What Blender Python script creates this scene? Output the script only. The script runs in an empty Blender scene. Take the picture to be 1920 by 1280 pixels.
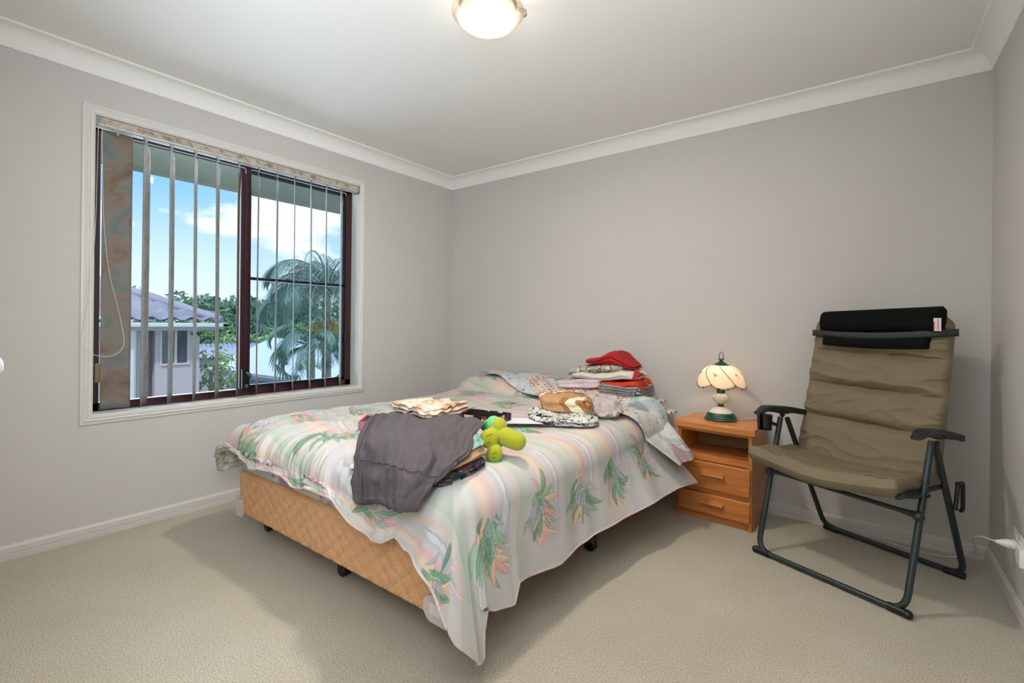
import bpy, bmesh, math, random
import numpy as np
from mathutils import Vector, Matrix, noise as mnoise

random.seed(7)
rng = np.random.default_rng(11)
SC = bpy.context.scene
COL = SC.collection
R = math.radians

def S(r, g, b):
    f = lambda c: ((c / 255) / 12.92) if c / 255 <= .04045 else (((c / 255) + .055) / 1.055) ** 2.4
    return (f(r), f(g), f(b), 1.0)

# ---------------------------------------------------------------- camera
YAW, ROLL = .6527, .0106
cam_d = bpy.data.cameras.new('camera')
cam_o = bpy.data.objects.new('camera', cam_d)
COL.objects.link(cam_o)
_r = Vector((math.cos(YAW), math.sin(YAW), 0)); _w = Vector((-math.sin(YAW), math.cos(YAW), 0)); _u = Vector((0, 0, 1))
_r3 = _r * math.cos(ROLL) + _u * math.sin(ROLL); _u3 = _u * math.cos(ROLL) - _r * math.sin(ROLL)
_m = Matrix((_r3, _u3, -_w)).transposed().to_4x4()
_m.translation = (3.1269, -3.1701, 1.0883)
cam_o.matrix_world = _m
cam_d.sensor_width = 36; cam_d.lens = 904.89 / 1920 * 36
cam_d.shift_y = (607.999 - 640) / 1920
cam_d.clip_start = .02; cam_d.clip_end = 400
SC.camera = cam_o

# ---------------------------------------------------------------- world: sky with clouds
W_ = bpy.data.worlds.new('sky'); SC.world = W_; W_.use_nodes = True
nt = W_.node_tree; nt.nodes.clear()
def nn(t, kind, **kw):
    n = t.nodes.new(kind)
    for k, v in kw.items():
        if k.startswith('i_'):
            n.inputs[k[2:].replace('_', ' ')].default_value = v
        else: setattr(n, k, v)
    return n
def ramp(t, stops, interp='LINEAR'):
    n = t.nodes.new('ShaderNodeValToRGB'); cr = n.color_ramp; cr.interpolation = interp
    while len(cr.elements) < len(stops): cr.elements.new(.5)
    for e, (p, c) in zip(cr.elements, stops): e.position = p; e.color = c
    return n
tc = nn(nt, 'ShaderNodeTexCoord'); sep = nn(nt, 'ShaderNodeSeparateXYZ')
nt.links.new(tc.outputs['Generated'], sep.inputs[0])
rs = ramp(nt, [(0, S(228, 240, 247)), (.08, S(216, 236, 250)), (.22, S(146, 200, 247)), (.42, S(104, 168, 236)), (.8, S(80, 140, 220))])
nt.links.new(sep.outputs['Z'], rs.inputs[0])
mp = nn(nt, 'ShaderNodeMapping'); mp.inputs['Scale'].default_value = (1, 1, 2.6); mp.inputs['Location'].default_value = (.35, .1, .0)
nt.links.new(tc.outputs['Generated'], mp.inputs[0])
cn = nn(nt, 'ShaderNodeTexNoise', i_Scale=3.1, i_Detail=9., i_Roughness=.58)
nt.links.new(mp.outputs[0], cn.inputs['Vector'])
cr_ = ramp(nt, [(.52, (0, 0, 0, 1)), (.60, (1, 1, 1, 1))])
dt = nn(nt, 'ShaderNodeVectorMath', operation='DOT_PRODUCT'); nt.links.new(tc.outputs['Generated'], dt.inputs[0]); dt.inputs[1].default_value = (-.862, .471, .190)
mr = nn(nt, 'ShaderNodeMapRange'); mr.inputs['From Min'].default_value = .970; mr.inputs['From Max'].default_value = .999; mr.inputs['To Min'].default_value = 0; mr.inputs['To Max'].default_value = .10; nt.links.new(dt.outputs['Value'], mr.inputs['Value'])
ad_ = nn(nt, 'ShaderNodeMath', operation='ADD'); nt.links.new(cn.outputs['Fac'], ad_.inputs[0]); nt.links.new(mr.outputs[0], ad_.inputs[1]); nt.links.new(ad_.outputs[0], cr_.inputs[0])
mx = nn(nt, 'ShaderNodeMix', data_type='RGBA'); nt.links.new(cr_.outputs[0], mx.inputs[0]); nt.links.new(rs.outputs[0], mx.inputs[6]); mx.inputs[7].default_value = (1.0, 1.0, 1.0, 1)
bg = nn(nt, 'ShaderNodeBackground', i_Strength=1.2); nt.links.new(mx.outputs[2], bg.inputs[0])
wo = nn(nt, 'ShaderNodeOutputWorld'); nt.links.new(bg.outputs[0], wo.inputs[0])

# ---------------------------------------------------------------- sun and lights
def light(name, kind, loc, energy, col=(1, 1, 1), **kw):
    d = bpy.data.lights.new(name, kind); d.energy = energy; d.color = col
    for k, v in kw.items(): setattr(d, k, v)
    o = bpy.data.objects.new(name, d); o.location = loc; COL.objects.link(o); return o
sun = light('sun', 'SUN', (5, -6, 12), 2.0, (1, .96, .9), angle=R(3))
sun.rotation_euler = Vector((-.45, .42, -.79)).to_track_quat('-Z', 'Y').to_euler()
day = light('window_daylight', 'AREA', (-.175, -1.756, 1.365), 38, (.72, .88, 1.0), shape='RECTANGLE', size=1.50, size_y=1.46)
day.rotation_euler = Vector((1, 0, -.10)).to_track_quat('-Z', 'Z').to_euler()
right_fill = light('right_fill_light', 'AREA', (2.25, -3.65, 1.6), 12, (.95, .97, 1.0), shape='RECTANGLE', size=.6, size_y=1.0)  # added fill light for the right wall and ceiling, no actual lamp here
right_fill.rotation_euler = Vector((.85, .50, .50)).to_track_quat('-Z', 'Z').to_euler()
left_fill = light('left_fill_light', 'AREA', (3.0, -3.35, 1.45), 62, (.89, .95, 1.0), shape='RECTANGLE', size=.9, size_y=.9)  # unseen area light added beside the camera to lift left wall and ceiling
left_fill.rotation_euler = Vector((-.88, .02, .50)).to_track_quat('-Z', 'Z').to_euler()

SC.view_settings.view_transform = 'Standard'
try: SC.view_settings.look = 'None'
except Exception: pass
SC.view_settings.exposure = 0.09
SC.view_settings.gamma = 1
SC.view_settings.use_curve_mapping = False

# ---------------------------------------------------------------- materials
MATS = {}
def mat(name, col, rough=.6, metal=0., spec=.4, bump=None, var=None, sheen=0., coord='Object'):
    """Principled material; bump = (scale, distance), var = (scale, dark colour, contrast)."""
    if name in MATS: return MATS[name]
    m = bpy.data.materials.new(name); m.use_nodes = True; t = m.node_tree
    p = t.nodes['Principled BSDF']
    p.inputs['Base Color'].default_value = col; p.inputs['Roughness'].default_value = rough
    p.inputs['Metallic'].default_value = metal; p.inputs['Specular IOR Level'].default_value = spec
    if sheen: p.inputs['Sheen Weight'].default_value = sheen
    c = nn(t, 'ShaderNodeTexCoord')
    if var:
        n = nn(t, 'ShaderNodeTexNoise', i_Scale=var[0], i_Detail=5., i_Roughness=.6); t.links.new(c.outputs[coord], n.inputs['Vector'])
        k = var[2] if len(var) > 2 else .2
        r = ramp(t, [(.5 - k, var[1]), (.5 + k, col)]); t.links.new(n.outputs['Fac'], r.inputs[0]); t.links.new(r.outputs[0], p.inputs['Base Color'])
    if bump:
        n = nn(t, 'ShaderNodeTexNoise', i_Scale=bump[0], i_Detail=4.); t.links.new(c.outputs[coord], n.inputs['Vector'])
        b = nn(t, 'ShaderNodeBump', i_Strength=1., i_Distance=bump[1]); t.links.new(n.outputs['Fac'], b.inputs['Height']); t.links.new(b.outputs[0], p.inputs['Normal'])
    MATS[name] = m; return m
def pbsdf(m): return m.node_tree.nodes['Principled BSDF']

def pattern(name, build, rough=.8, bump=(420, .0006), coord='Object'):
    """Material whose colour comes from build(tree, vector_socket) -> colour socket."""
    m = bpy.data.materials.new(name); m.use_nodes = True; t = m.node_tree; p = pbsdf(m)
    p.inputs['Roughness'].default_value = rough; p.inputs['Specular IOR Level'].default_value = .25
    c = nn(t, 'ShaderNodeTexCoord')
    t.links.new(build(t, c.outputs[coord]), p.inputs['Base Color'])
    if bump:
        n = nn(t, 'ShaderNodeTexNoise', i_Scale=bump[0], i_Detail=3.); t.links.new(c.outputs[coord], n.inputs['Vector'])
        b = nn(t, 'ShaderNodeBump', i_Strength=1., i_Distance=bump[1]); t.links.new(n.outputs['Fac'], b.inputs['Height']); t.links.new(b.outputs[0], p.inputs['Normal'])
    MATS[name] = m; return m
def mapped(t, v, scale=(1, 1, 1), rot=(0, 0, 0), loc=(0, 0, 0)):
    n = nn(t, 'ShaderNodeMapping'); n.inputs['Scale'].default_value = scale; n.inputs['Rotation'].default_value = rot; n.inputs['Location'].default_value = loc
    t.links.new(v, n.inputs[0]); return n.outputs[0]
def mixc(t, fac, a, b):
    n = nn(t, 'ShaderNodeMix', data_type='RGBA')
    for s, i in ((fac, 0), (a, 6), (b, 7)):
        if hasattr(s, 'is_linked'): t.links.new(s, n.inputs[i])
        else: n.inputs[i].default_value = s
    return n.outputs[2]

M_wall = mat('wall_paint', S(202, 199, 196), .75, spec=.2, bump=(180, .0004), var=(1.1, S(199, 196, 193), .3))
M_ceil = mat('ceiling_paint', S(240, 239, 236), .85, spec=.1)
M_trim = mat('gloss_trim_paint', S(216, 214, 209), .4, spec=.4)
M_base = mat('baseboard_paint', S(204, 200, 196), .45, spec=.4)
M_maroon = mat('maroon_aluminium', S(58, 24, 31), .35, spec=.5)
M_black = mat('black_aluminium', S(24, 26, 30), .35, spec=.5)
M_steel = mat('brushed_steel', S(170, 172, 172), .35, metal=.9)
M_white = mat('white_plastic', S(232, 230, 226), .35, spec=.5)
M_blackp = mat('black_plastic', S(20, 22, 22), .4, spec=.5)

def carpet_mat():
    m = bpy.data.materials.new('cream_carpet'); m.use_nodes = True; t = m.node_tree; p = pbsdf(m)
    p.inputs['Roughness'].default_value = .95; p.inputs['Specular IOR Level'].default_value = .08; p.inputs['Sheen Weight'].default_value = .15
    c = nn(t, 'ShaderNodeTexCoord').outputs['Object']
    big = nn(t, 'ShaderNodeTexNoise', i_Scale=1.6, i_Detail=3.); t.links.new(c, big.inputs['Vector'])
    r1 = ramp(t, [(.35, S(204, 196, 177)), (.65, S(213, 207, 191))]); t.links.new(big.outputs['Fac'], r1.inputs[0])
    sp = nn(t, 'ShaderNodeTexNoise', i_Scale=210., i_Detail=3., i_Roughness=.7); t.links.new(c, sp.inputs['Vector'])
    r2 = ramp(t, [(.34, (.50, .47, .41, 1)), (.58, (1.06, 1.05, 1.03, 1))]); t.links.new(sp.outputs['Fac'], r2.inputs[0])
    mu = nn(t, 'ShaderNodeMix', data_type='RGBA', blend_type='MULTIPLY'); mu.inputs[0].default_value = 1
    t.links.new(r1.outputs[0], mu.inputs[6]); t.links.new(r2.outputs[0], mu.inputs[7]); t.links.new(mu.outputs[2], p.inputs['Base Color'])
    b1 = nn(t, 'ShaderNodeTexNoise', i_Scale=420., i_Detail=2., i_Roughness=.6); t.links.new(c, b1.inputs['Vector'])
    b = nn(t, 'ShaderNodeBump', i_Strength=1., i_Distance=.0035); t.links.new(b1.outputs['Fac'], b.inputs['Height']); t.links.new(b.outputs[0], p.inputs['Normal'])
    return m
M_carpet = carpet_mat()

def wood_mat(name, c1, c2, axis_rot=(0, 0, 0), scale=1.):
    m = bpy.data.materials.new(name); m.use_nodes = True; t = m.node_tree; p = pbsdf(m)
    p.inputs['Roughness'].default_value = .32; p.inputs['Specular IOR Level'].default_value = .45
    v = mapped(t, nn(t, 'ShaderNodeTexCoord').outputs['Object'], (1.2 * scale, 9 * scale, 16 * scale), axis_rot)
    w = nn(t, 'ShaderNodeTexNoise', i_Scale=2.2, i_Detail=4., i_Distortion=.8); t.links.new(v, w.inputs['Vector'])
    g = nn(t, 'ShaderNodeTexWave', i_Scale=2.6, i_Distortion=5., i_Detail=3.); g.bands_direction = 'Z'; t.links.new(v, g.inputs['Vector'])
    a = nn(t, 'ShaderNodeMath', operation='ADD'); t.links.new(w.outputs['Fac'], a.inputs[0])
    g2 = nn(t, 'ShaderNodeMath', operation='MULTIPLY'); t.links.new(g.outputs['Fac'], g2.inputs[0]); g2.inputs[1].default_value = .35; t.links.new(g2.outputs[0], a.inputs[1])
    r = ramp(t, [(.35, c2), (.75, c1)]); t.links.new(a.outputs[0], r.inputs[0]); t.links.new(r.outputs[0], p.inputs['Base Color'])
    return m
M_pine = wood_mat('honey_pine', S(200, 128, 66), S(160, 88, 38))
M_pine_in = wood_mat('inner_pine', S(150, 112, 62), S(118, 82, 44))

# ---------------------------------------------------------------- mesh helpers
class MB:
    def __init__(s): s.v = []; s.f = []
    def add(s, vs, fs):
        k = len(s.v); s.v += [tuple(map(float, p)) for p in vs]; s.f += [tuple(i + k for i in f) for f in fs]; return s
    def box(s, lo, hi, fn=None):
        (x0, y0, z0), (x1, y1, z1) = lo, hi
        vs = [(x0, y0, z0), (x1, y0, z0), (x1, y1, z0), (x0, y1, z0), (x0, y0, z1), (x1, y0, z1), (x1, y1, z1), (x0, y1, z1)]
        if fn: vs = [fn(*p) for p in vs]
        return s.add(vs, [(0, 3, 2, 1), (4, 5, 6, 7), (0, 1, 5, 4), (1, 2, 6, 5), (2, 3, 7, 6), (3, 0, 4, 7)])
    def tube(s, pts, r, n=12, closed=False, caps=True, squash=None):
        pts = [Vector(p) for p in pts]; m = len(pts)
        rr = r if isinstance(r, (list, tuple)) else [r] * m
        t0 = None; rings = []
        for i, p in enumerate(pts):
            if closed: t = pts[(i + 1) % m] - pts[i - 1]
            else: t = pts[min(i + 1, m - 1)] - pts[max(i - 1, 0)]
            t.normalize()
            if t0 is None:
                a = Vector((0, 0, 1)) if abs(t.z) < .9 else Vector((1, 0, 0))
                u = t.cross(a).normalized()
            else:
                u = (u - t * u.dot(t)).normalized()
            w = t.cross(u); t0 = t
            rings.append([p + (u * math.cos(2 * math.pi * k / n) + w * math.sin(2 * math.pi * k / n)) * rr[i] for k in range(n)])
        vs = [v for rg in rings for v in rg]; fs = []
        for i in range(m if closed else m - 1):
            j = (i + 1) % m
            for k in range(n): fs.append((i * n + k, i * n + (k + 1) % n, j * n + (k + 1) % n, j * n + k))
        if caps and not closed: fs += [tuple(range(n - 1, -1, -1)), tuple((m - 1) * n + k for k in range(n))]
        return s.add(vs, fs)
    def lathe(s, prof, c, n=32, axis='z', squ=(1, 1)):
        """prof = [(radius, height)], around c."""
        vs = []; fs = []
        for (r, h) in prof:
            for k in range(n):
                a = 2 * math.pi * k / n; x, y = r * math.cos(a) * squ[0], r * math.sin(a) * squ[1]
                vs.append({'z': (c[0] + x, c[1] + y, c[2] + h), 'x': (c[0] + h, c[1] + x, c[2] + y), 'y': (c[0] + x, c[1] + h, c[2] + y)}[axis])
        for i in range(len(prof) - 1):
            for k in range(n): fs.append((i * n + k, i * n + (k + 1) % n, (i + 1) * n + (k + 1) % n, (i + 1) * n + k))
        if prof[0][0] > 1e-6: fs.append(tuple(range(n - 1, -1, -1)))
        if prof[-1][0] > 1e-6: fs.append(tuple((len(prof) - 1) * n + k for k in range(n)))
        return s.add(vs, fs)
    def prism(s, poly, fn, d0, d1):
        """poly of 2-D points, fn(a, b, d) -> point."""
        n = len(poly); vs = [fn(a, b, d0) for a, b in poly] + [fn(a, b, d1) for a, b in poly]
        fs = [tuple(range(n - 1, -1, -1)), tuple(range(n, 2 * n))] + [(i, (i + 1) % n, n + (i + 1) % n, n + i) for i in range(n)]
        return s.add(vs, fs)
    def sweep(s, prof, path, fn, closed=False):
        """prof of (d, h) points; fn(pathpoint, d, h) -> point."""
        n = len(prof); vs = [fn(p, d, h) for p in path for d, h in prof]; m = len(path); fs = []
        for i in range(m if closed else m - 1):
            j = (i + 1) % m
            for k in range(n - 1): fs.append((i * n + k, i * n + k + 1, j * n + k + 1, j * n + k))
        return s.add(vs, fs)
    def ell(s, c, rad, rot=None, nu=24, nv=14):
        vs = []; fs = []
        for i in range(nv + 1):
            ph = -math.pi / 2 + math.pi * i / nv
            for k in range(nu):
                a = 2 * math.pi * k / nu
                p = Vector((rad[0] * math.cos(ph) * math.cos(a), rad[1] * math.cos(ph) * math.sin(a), rad[2] * math.sin(ph)))
                if rot is not None: p = rot @ p
                vs.append(Vector(c) + p)
        for i in range(nv):
            for k in range(nu): fs.append((i * nu + k, i * nu + (k + 1) % nu, (i + 1) * nu + (k + 1) % nu, (i + 1) * nu + k))
        return s.add(vs, fs)
    def grid(s, P, wrap=False):
        nu, nv = P.shape[:2]; vs = P.reshape(-1, 3).tolist(); fs = []
        for i in range(nu - 1):
            for j in range(nv - 1): fs.append((i * nv + j, (i + 1) * nv + j, (i + 1) * nv + j + 1, i * nv + j + 1))
        return s.add(vs, fs)

def setp(o, label=None, cat=None, group=None, kind=None):
    if label: o['label'] = label
    if cat: o['category'] = cat
    if group: o['group'] = group
    if kind: o['kind'] = kind
    return o
def parent_to(o, par):
    o.parent = par
    w = par.get('_w')
    if par.type == 'EMPTY': o.matrix_parent_inverse = Matrix.Translation(-par.location)
def obj(name, mb, m, parent=None, smooth=35, bevel=0, sub=0, fixn=True, label=None):
    me = bpy.data.meshes.new(name)
    me.from_pydata(mb.v, [], mb.f)
    if fixn:
        b = bmesh.new(); b.from_mesh(me); bmesh.ops.recalc_face_normals(b, faces=b.faces); b.to_mesh(me); b.free()
    me.materials.append(m)
    o = bpy.data.objects.new(name, me); COL.objects.link(o)
    if smooth:
        me.shade_smooth()
        if smooth < 180: me.set_sharp_from_angle(angle=R(smooth))
    if bevel:
        md = o.modifiers.new('bevel', 'BEVEL'); md.width = bevel; md.segments = 3; md.limit_method = 'ANGLE'; md.angle_limit = R(35)
        md.harden_normals = False
    if sub:
        md = o.modifiers.new('subsurf', 'SUBSURF'); md.levels = sub; md.render_levels = sub
    if parent: parent_to(o, parent)
    if label: o['label'] = label
    return o
def thing(name, loc, label, cat, group=None):
    o = bpy.data.objects.new(name, None); COL.objects.link(o); o.location = loc; o.empty_display_size = .1
    return setp(o, label, cat, group)
def struct(name, mb, m, **kw):
    o = obj(name, mb, m, **kw); o['kind'] = 'structure'; return o
def lerp(a, b, t): return a + (b - a) * t
def ss(a, b, x): t = np.clip((x - a) / (b - a), 0, 1); return t * t * (3 - 2 * t)

# smooth 2-D value noise for numpy arrays
_tab = rng.random((256, 256)) * 2 - 1
def vn(x, y, seed=0):
    x = np.asarray(x, float) + seed * 17.31; y = np.asarray(y, float) + seed * 9.17
    xi = np.floor(x).astype(int); yi = np.floor(y).astype(int); fx = x - xi; fy = y - yi
    fx = fx * fx * fx * (fx * (fx * 6 - 15) + 10); fy = fy * fy * fy * (fy * (fy * 6 - 15) + 10)
    g = lambda i, j: _tab[i % 256, j % 256]
    return (g(xi, yi) * (1 - fx) + g(xi + 1, yi) * fx) * (1 - fy) + (g(xi, yi + 1) * (1 - fx) + g(xi + 1, yi + 1) * fx) * fy
def fbm(x, y, o=4, seed=0):
    a = 0; s = 1.
    for k in range(o): a = a + s * vn(x * 2 ** k, y * 2 ** k, seed + k); s *= .5
    return a / 1.6

# ================================================================ ROOM
RW = 3.5385; SK = .0238; YF = -3.07; CZ = 2.40
wx = lambda y: RW - SK * y                      # the right wall is a little out of square
WY0, WY1, WZ0, WZ1 = -2.528, -.985, .615, 2.115  # window opening
struct('floor', MB().box((-.16, -4.9, -.12), (4.0, .12, 0)), M_carpet, smooth=0)
struct('ceiling', MB().box((-.16, -4.9, CZ), (4.0, .12, CZ + .1)), M_ceil, smooth=0)
wl = MB().box((-.16, -4.9, 0), (0, WY0, CZ)).box((-.16, WY1, 0), (0, .12, CZ)).box((-.16, WY0, 0), (0, WY1, WZ0)).box((-.16, WY0, WZ1), (0, WY1, CZ))
struct('wall_left', wl, M_wall, smooth=0)
struct('wall_back', MB().box((0, 0, 0), (RW + .12, .12, CZ)), M_wall, smooth=0)
struct('wall_right', MB().add([(RW, 0, 0), (wx(-4.8), -4.8, 0), (wx(-4.8) + .12, -4.8, 0), (RW + .12, 0, 0), (RW, 0, CZ), (wx(-4.8), -4.8, CZ), (wx(-4.8) + .12, -4.8, CZ), (RW + .12, 0, CZ)],
       [(0, 3, 2, 1), (4, 5, 6, 7), (0, 1, 5, 4), (1, 2, 6, 5), (2, 3, 7, 6), (3, 0, 4, 7)]), M_wall, smooth=0)
struct('wall_front', MB().box((0, -3.17, 0), (.95, YF, CZ)).box((.95, -3.17, 2.05), (1.75, YF, CZ)).box((1.75, -3.17, 0), (2.1, YF, CZ)), M_wall, smooth=0)
struct('wall_hall', MB().box((2.0, -4.85, 0), (2.1, -3.17, CZ)).box((2.0, -4.95, 0), (3.9, -4.85, CZ)), M_wall, smooth=0)
# door in the front wall; only its knob reaches into the picture
d1 = struct('door_1', MB().box((.955, -3.12, .01), (1.745, YF - .005, 2.045)), M_trim, smooth=0, bevel=.003)
knob = MB().lathe([(.027, 0), (.027, .006), (.011, .012), (.010, .040), (.020, .048), (.0275, .060), (.0285, .072), (.024, .084), (.012, .090), (.0, .091)], (1.393, YF - .005, .972), 32, 'y')
obj('door_knob', knob, mat('pale_satin_knob', S(214, 212, 220), .25, spec=.6), d1, smooth=60)

# cornices: coved, small lip at the bottom
CP = [(0, 2.308), (.008, 2.308), (.010, 2.318)] + [(.012 + .070 * (1 - math.cos(a)), 2.320 + .068 * math.sin(a)) for a in np.linspace(0.05, math.pi / 2, 10)] + [(.086, 2.389), (.090, 2.392), (.090, CZ)]
CP = [(d, h) for d, h in CP]
def cornice(n, p0, p1, nrm0, nrm1):
    mb = MB(); mb.sweep(CP, [(Vector(p0), Vector(nrm0)), (Vector(p1), Vector(nrm1))], lambda q, d, h: q[0] + q[1] * d + Vector((0, 0, h)))
    struct('trim_%d' % n, mb, M_ceil, smooth=30)
cornice(1, (0, 0, 0), (0, YF, 0), (1, -1, 0), (1, 1, 0))
cornice(2, (0, 0, 0), (RW, 0, 0), (1, -1, 0), (-1, -1, 0))
cornice(3, (RW, 0, 0), (wx(-3.4), -3.4, 0), (-1, -1, 0), (-1, 0, 0))
BP = [(0, 0), (.015, 0), (.015, .0255), (.0115, .0285), (.0145, .0315), (.0130, .056), (.006, .066), (0, .069)]
def baseboard(side, p0, p1, n0, n1):
    mb = MB(); mb.sweep(BP, [(Vector(p0), Vector(n0)), (Vector(p1), Vector(n1))], lambda q, d, h: q[0] + q[1] * d + Vector((0, 0, h)))
    struct('baseboard_' + side, mb, M_base, smooth=0)
baseboard('left', (0, 0, 0), (0, YF, 0), (1, -1, 0), (1, 1, 0))
baseboard('back', (0, 0, 0), (RW, 0, 0), (1, -1, 0), (-1, -1, 0))
baseboard('right', (RW, 0, 0), (wx(-4.8), -4.8, 0), (-1, -1, 0), (-1, 0, 0))

# ---------------------------------------------------------------- window
win = struct('window_1', MB().box((-.14, WY0, WZ0 - .0), (-.095, WY1, WZ0 + .045)).box((-.14, WY0, WZ1 - .05), (-.095, WY1, WZ1))
             .box((-.14, WY0, WZ0), (-.095, WY0 + .047, WZ1)).box((-.14, WY1 - .05, WZ0), (-.095, WY1, WZ1)), M_maroon, smooth=0, bevel=.003)
cas = MB()
prof = [(0, 0), (0, .010), (.006, .016), (.016, .018), (.020, .014), (.026, .017), (.034, .013), (.040, .010), (.047, .008), (.047, 0)]  # (outward from opening, thickness)
cy, cz = (WY0 + WY1) / 2, (WZ0 + WZ1) / 2
pth = [(WY0, WZ0, -1, -1), (WY1, WZ0, 1, -1), (WY1, WZ1, 1, 1), (WY0, WZ1, -1, 1)]
cas.sweep(prof, pth, lambda q, d, h: (h, q[0] + q[2] * d, q[1] + q[3] * d), closed=True)
obj('casing', cas, M_trim, win, smooth=25)
jm = MB().box((-.165, WY0 - .001, WZ0 - .006), (.010, WY1 + .001, WZ0 + .002)).box((-.165, WY0, WZ1 - .002), (.010, WY1, WZ1 + .006)).box((-.165, WY0 - .006, WZ0), (.010, WY0 + .002, WZ1)).box((-.165, WY1 - .002, WZ0), (.010, WY1 + .006, WZ1))
obj('sill', jm, M_trim, win, smooth=0)
sash = MB().box((-.128, -1.784, WZ0 + .045), (-.108, -1.752, WZ1 - .05)).box((-.118, -1.760, WZ0 + .045), (-.098, -1.725, WZ1 - .05))
obj('meeting_stile', sash, M_maroon, win, smooth=0, bevel=.003)
sr = MB().box((-.122, -1.725, WZ0 + .045), (-.106, WY1 - .05, WZ0 + .066)).box((-.122, WY1 - .072, WZ0 + .045), (-.106, WY1 - .05, WZ1 - .05)).box((-.122, -1.725, WZ1 - .075), (-.106, WY1 - .05, WZ1 - .05))
obj('sash_frame', sr, M_black, win, smooth=0, bevel=.002)
obj('glazing_bar', MB().box((-.122, -1.726, 1.357), (-.106, WY1 - .05, 1.377)), M_black, win, smooth=0, bevel=.002)
def glass_mat():
    m = bpy.data.materials.new('window_glass'); m.use_nodes = True; t = m.node_tree; t.nodes.clear()
    tr = nn(t, 'ShaderNodeBsdfTransparent'); tr.inputs[0].default_value = (.96, .985, .99, 1)
    gl = nn(t, 'ShaderNodeBsdfGlossy', i_Roughness=.03); fr = nn(t, 'ShaderNodeFresnel', i_IOR=1.25)
    mxs = nn(t, 'ShaderNodeMixShader'); out = nn(t, 'ShaderNodeOutputMaterial')
    t.links.new(fr.outputs[0], mxs.inputs[0]); t.links.new(tr.outputs[0], mxs.inputs[1]); t.links.new(gl.outputs[0], mxs.inputs[2]); t.links.new(mxs.outputs[0], out.inputs[0])
    return m
M_glass = glass_mat()
def screen_mat():
    m = glass_mat(); m.name = 'tinted_glass'
    m.node_tree.nodes['Transparent BSDF'].inputs[0].default_value = (.90, .95, .985, 1); return m
obj('pane', MB().box((-.119, WY0 + .045, WZ0 + .043), (-.115, -1.78, WZ1 - .048)), M_glass, win, smooth=0)
obj('pane', MB().box((-.114, -1.727, WZ0 + .06), (-.110, WY1 - .068, WZ1 - .07)), screen_mat(), win, smooth=0)
lt = MB().box((-.098, -1.778, .655), (-.084, -1.738, .785)).box((-.084, -1.768, .70), (-.074, -1.750, .745)).tube([(-.080, -1.755, .775), (-.066, -1.745, .765), (-.062, -1.732, .745), (-.070, -1.735, .725)], .004, 8)
obj('latch', lt, M_blackp, win, smooth=30, bevel=.001)
obj('latch_key', MB().tube([(-.074, -1.756, .765), (-.060, -1.748, .752)], .007, 10).box((-.074, -1.764, .668), (-.068, -1.748, .69)), M_steel, win)
obj('catch', MB().box((-.095, -2.500, .765), (-.080, -2.462, .865)), mat('brass_catch', S(150, 138, 96), .4, metal=.5), win, smooth=0, bevel=.002)
obj('catch', MB().box((-.095, -1.040, .93), (-.082, -1.022, 1.00)), M_blackp, win, smooth=0, bevel=.002)
obj('sash_pull', MB().tube([(-.104, -1.42, .66), (-.098, -1.42, .70), (-.098, -1.385, .70), (-.104, -1.385, .66)], .004, 8), M_blackp, win)

# ---------------------------------------------------------------- vertical blind
blind = thing('vertical_blind', (-.04, -1.75, 2.09), 'vertical blind with marbled grey and rust slats turned open across the window', 'blind')
def marble(t, v):
    n = nn(t, 'ShaderNodeTexNoise', i_Scale=5., i_Detail=6., i_Roughness=.6, i_Distortion=.6); t.links.new(mapped(t, v, (1.2, 1.2, 1.5)), n.inputs['Vector'])
    r = ramp(t, [(.34, S(112, 98, 88)), (.46, S(134, 118, 106)), (.53, S(128, 126, 120)), (.64, S(112, 120, 120)), (.74, S(90, 100, 102))])
    t.links.new(n.outputs['Fac'], r.inputs[0])
    n2 = nn(t, 'ShaderNodeTexNoise', i_Scale=2.2, i_Detail=5., i_Roughness=.75); t.links.new(mapped(t, v, (3, 3, 12)), n2.inputs['Vector'])
    r2 = ramp(t, [(.30, (0, 0, 0, 1)), (.36, (1, 1, 1, 1))]); t.links.new(n2.outputs['Fac'], r2.inputs[0])
    return mixc(t, r2.outputs[0], S(80, 76, 76), r.outputs[0])
M_vane = pattern('marbled_blind_fabric', marble, .7, (300, .0005))
# the fabric lets a little daylight through
_t = M_vane.node_tree; _p = pbsdf(M_vane)
_tl = nn(_t, 'ShaderNodeBsdfTranslucent'); _tl.inputs[0].default_value = S(150, 150, 146)
_mx = nn(_t, 'ShaderNodeMixShader', i_Fac=.05); _t.links.new(_p.outputs[0], _mx.inputs[1]); _t.links.new(_tl.outputs[0], _mx.inputs[2])
_t.links.new(_mx.outputs[0], _t.nodes['Material Output'].inputs[0])
M_strip = pattern('headrail_inlay', lambda t, v: (lambda n, r: (t.links.new(mapped(t, v, (4, 9, 9)), n.inputs['Vector']), t.links.new(n.outputs['Fac'], r.inputs[0]), r.outputs[0])[2])(nn(t, 'ShaderNodeTexNoise', i_Scale=3., i_Detail=4.), ramp(t, [(.35, S(138, 122, 112)), (.5, S(186, 170, 152)), (.65, S(196, 186, 172))])), .5)
HX0, HX1 = -.055, -.005
hr = MB().box((HX0, -2.522, 2.070), (HX1, -.982, 2.112)).box((HX0 + .01, -2.52, 2.064), (HX0 + .018, -.99, 2.070)).box((HX1 - .018, -2.52, 2.064), (HX1 - .010, -.99, 2.070))
obj('headrail', hr, mat('silver_headrail', S(196, 202, 202), .35, metal=.3), blind, smooth=0, bevel=.003)
obj('headrail_strip', MB().box((HX1 - .001, -2.510, 2.078), (HX1 + .002, -.985, 2.106)), M_strip, blind, smooth=0)
obj('end_cap', MB().box((HX0 - .002, -2.527, 2.066), (HX1 + .004, -2.508, 2.116)), mat('grey_cap', S(140, 150, 150), .4), blind, smooth=0, bevel=.004)
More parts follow.
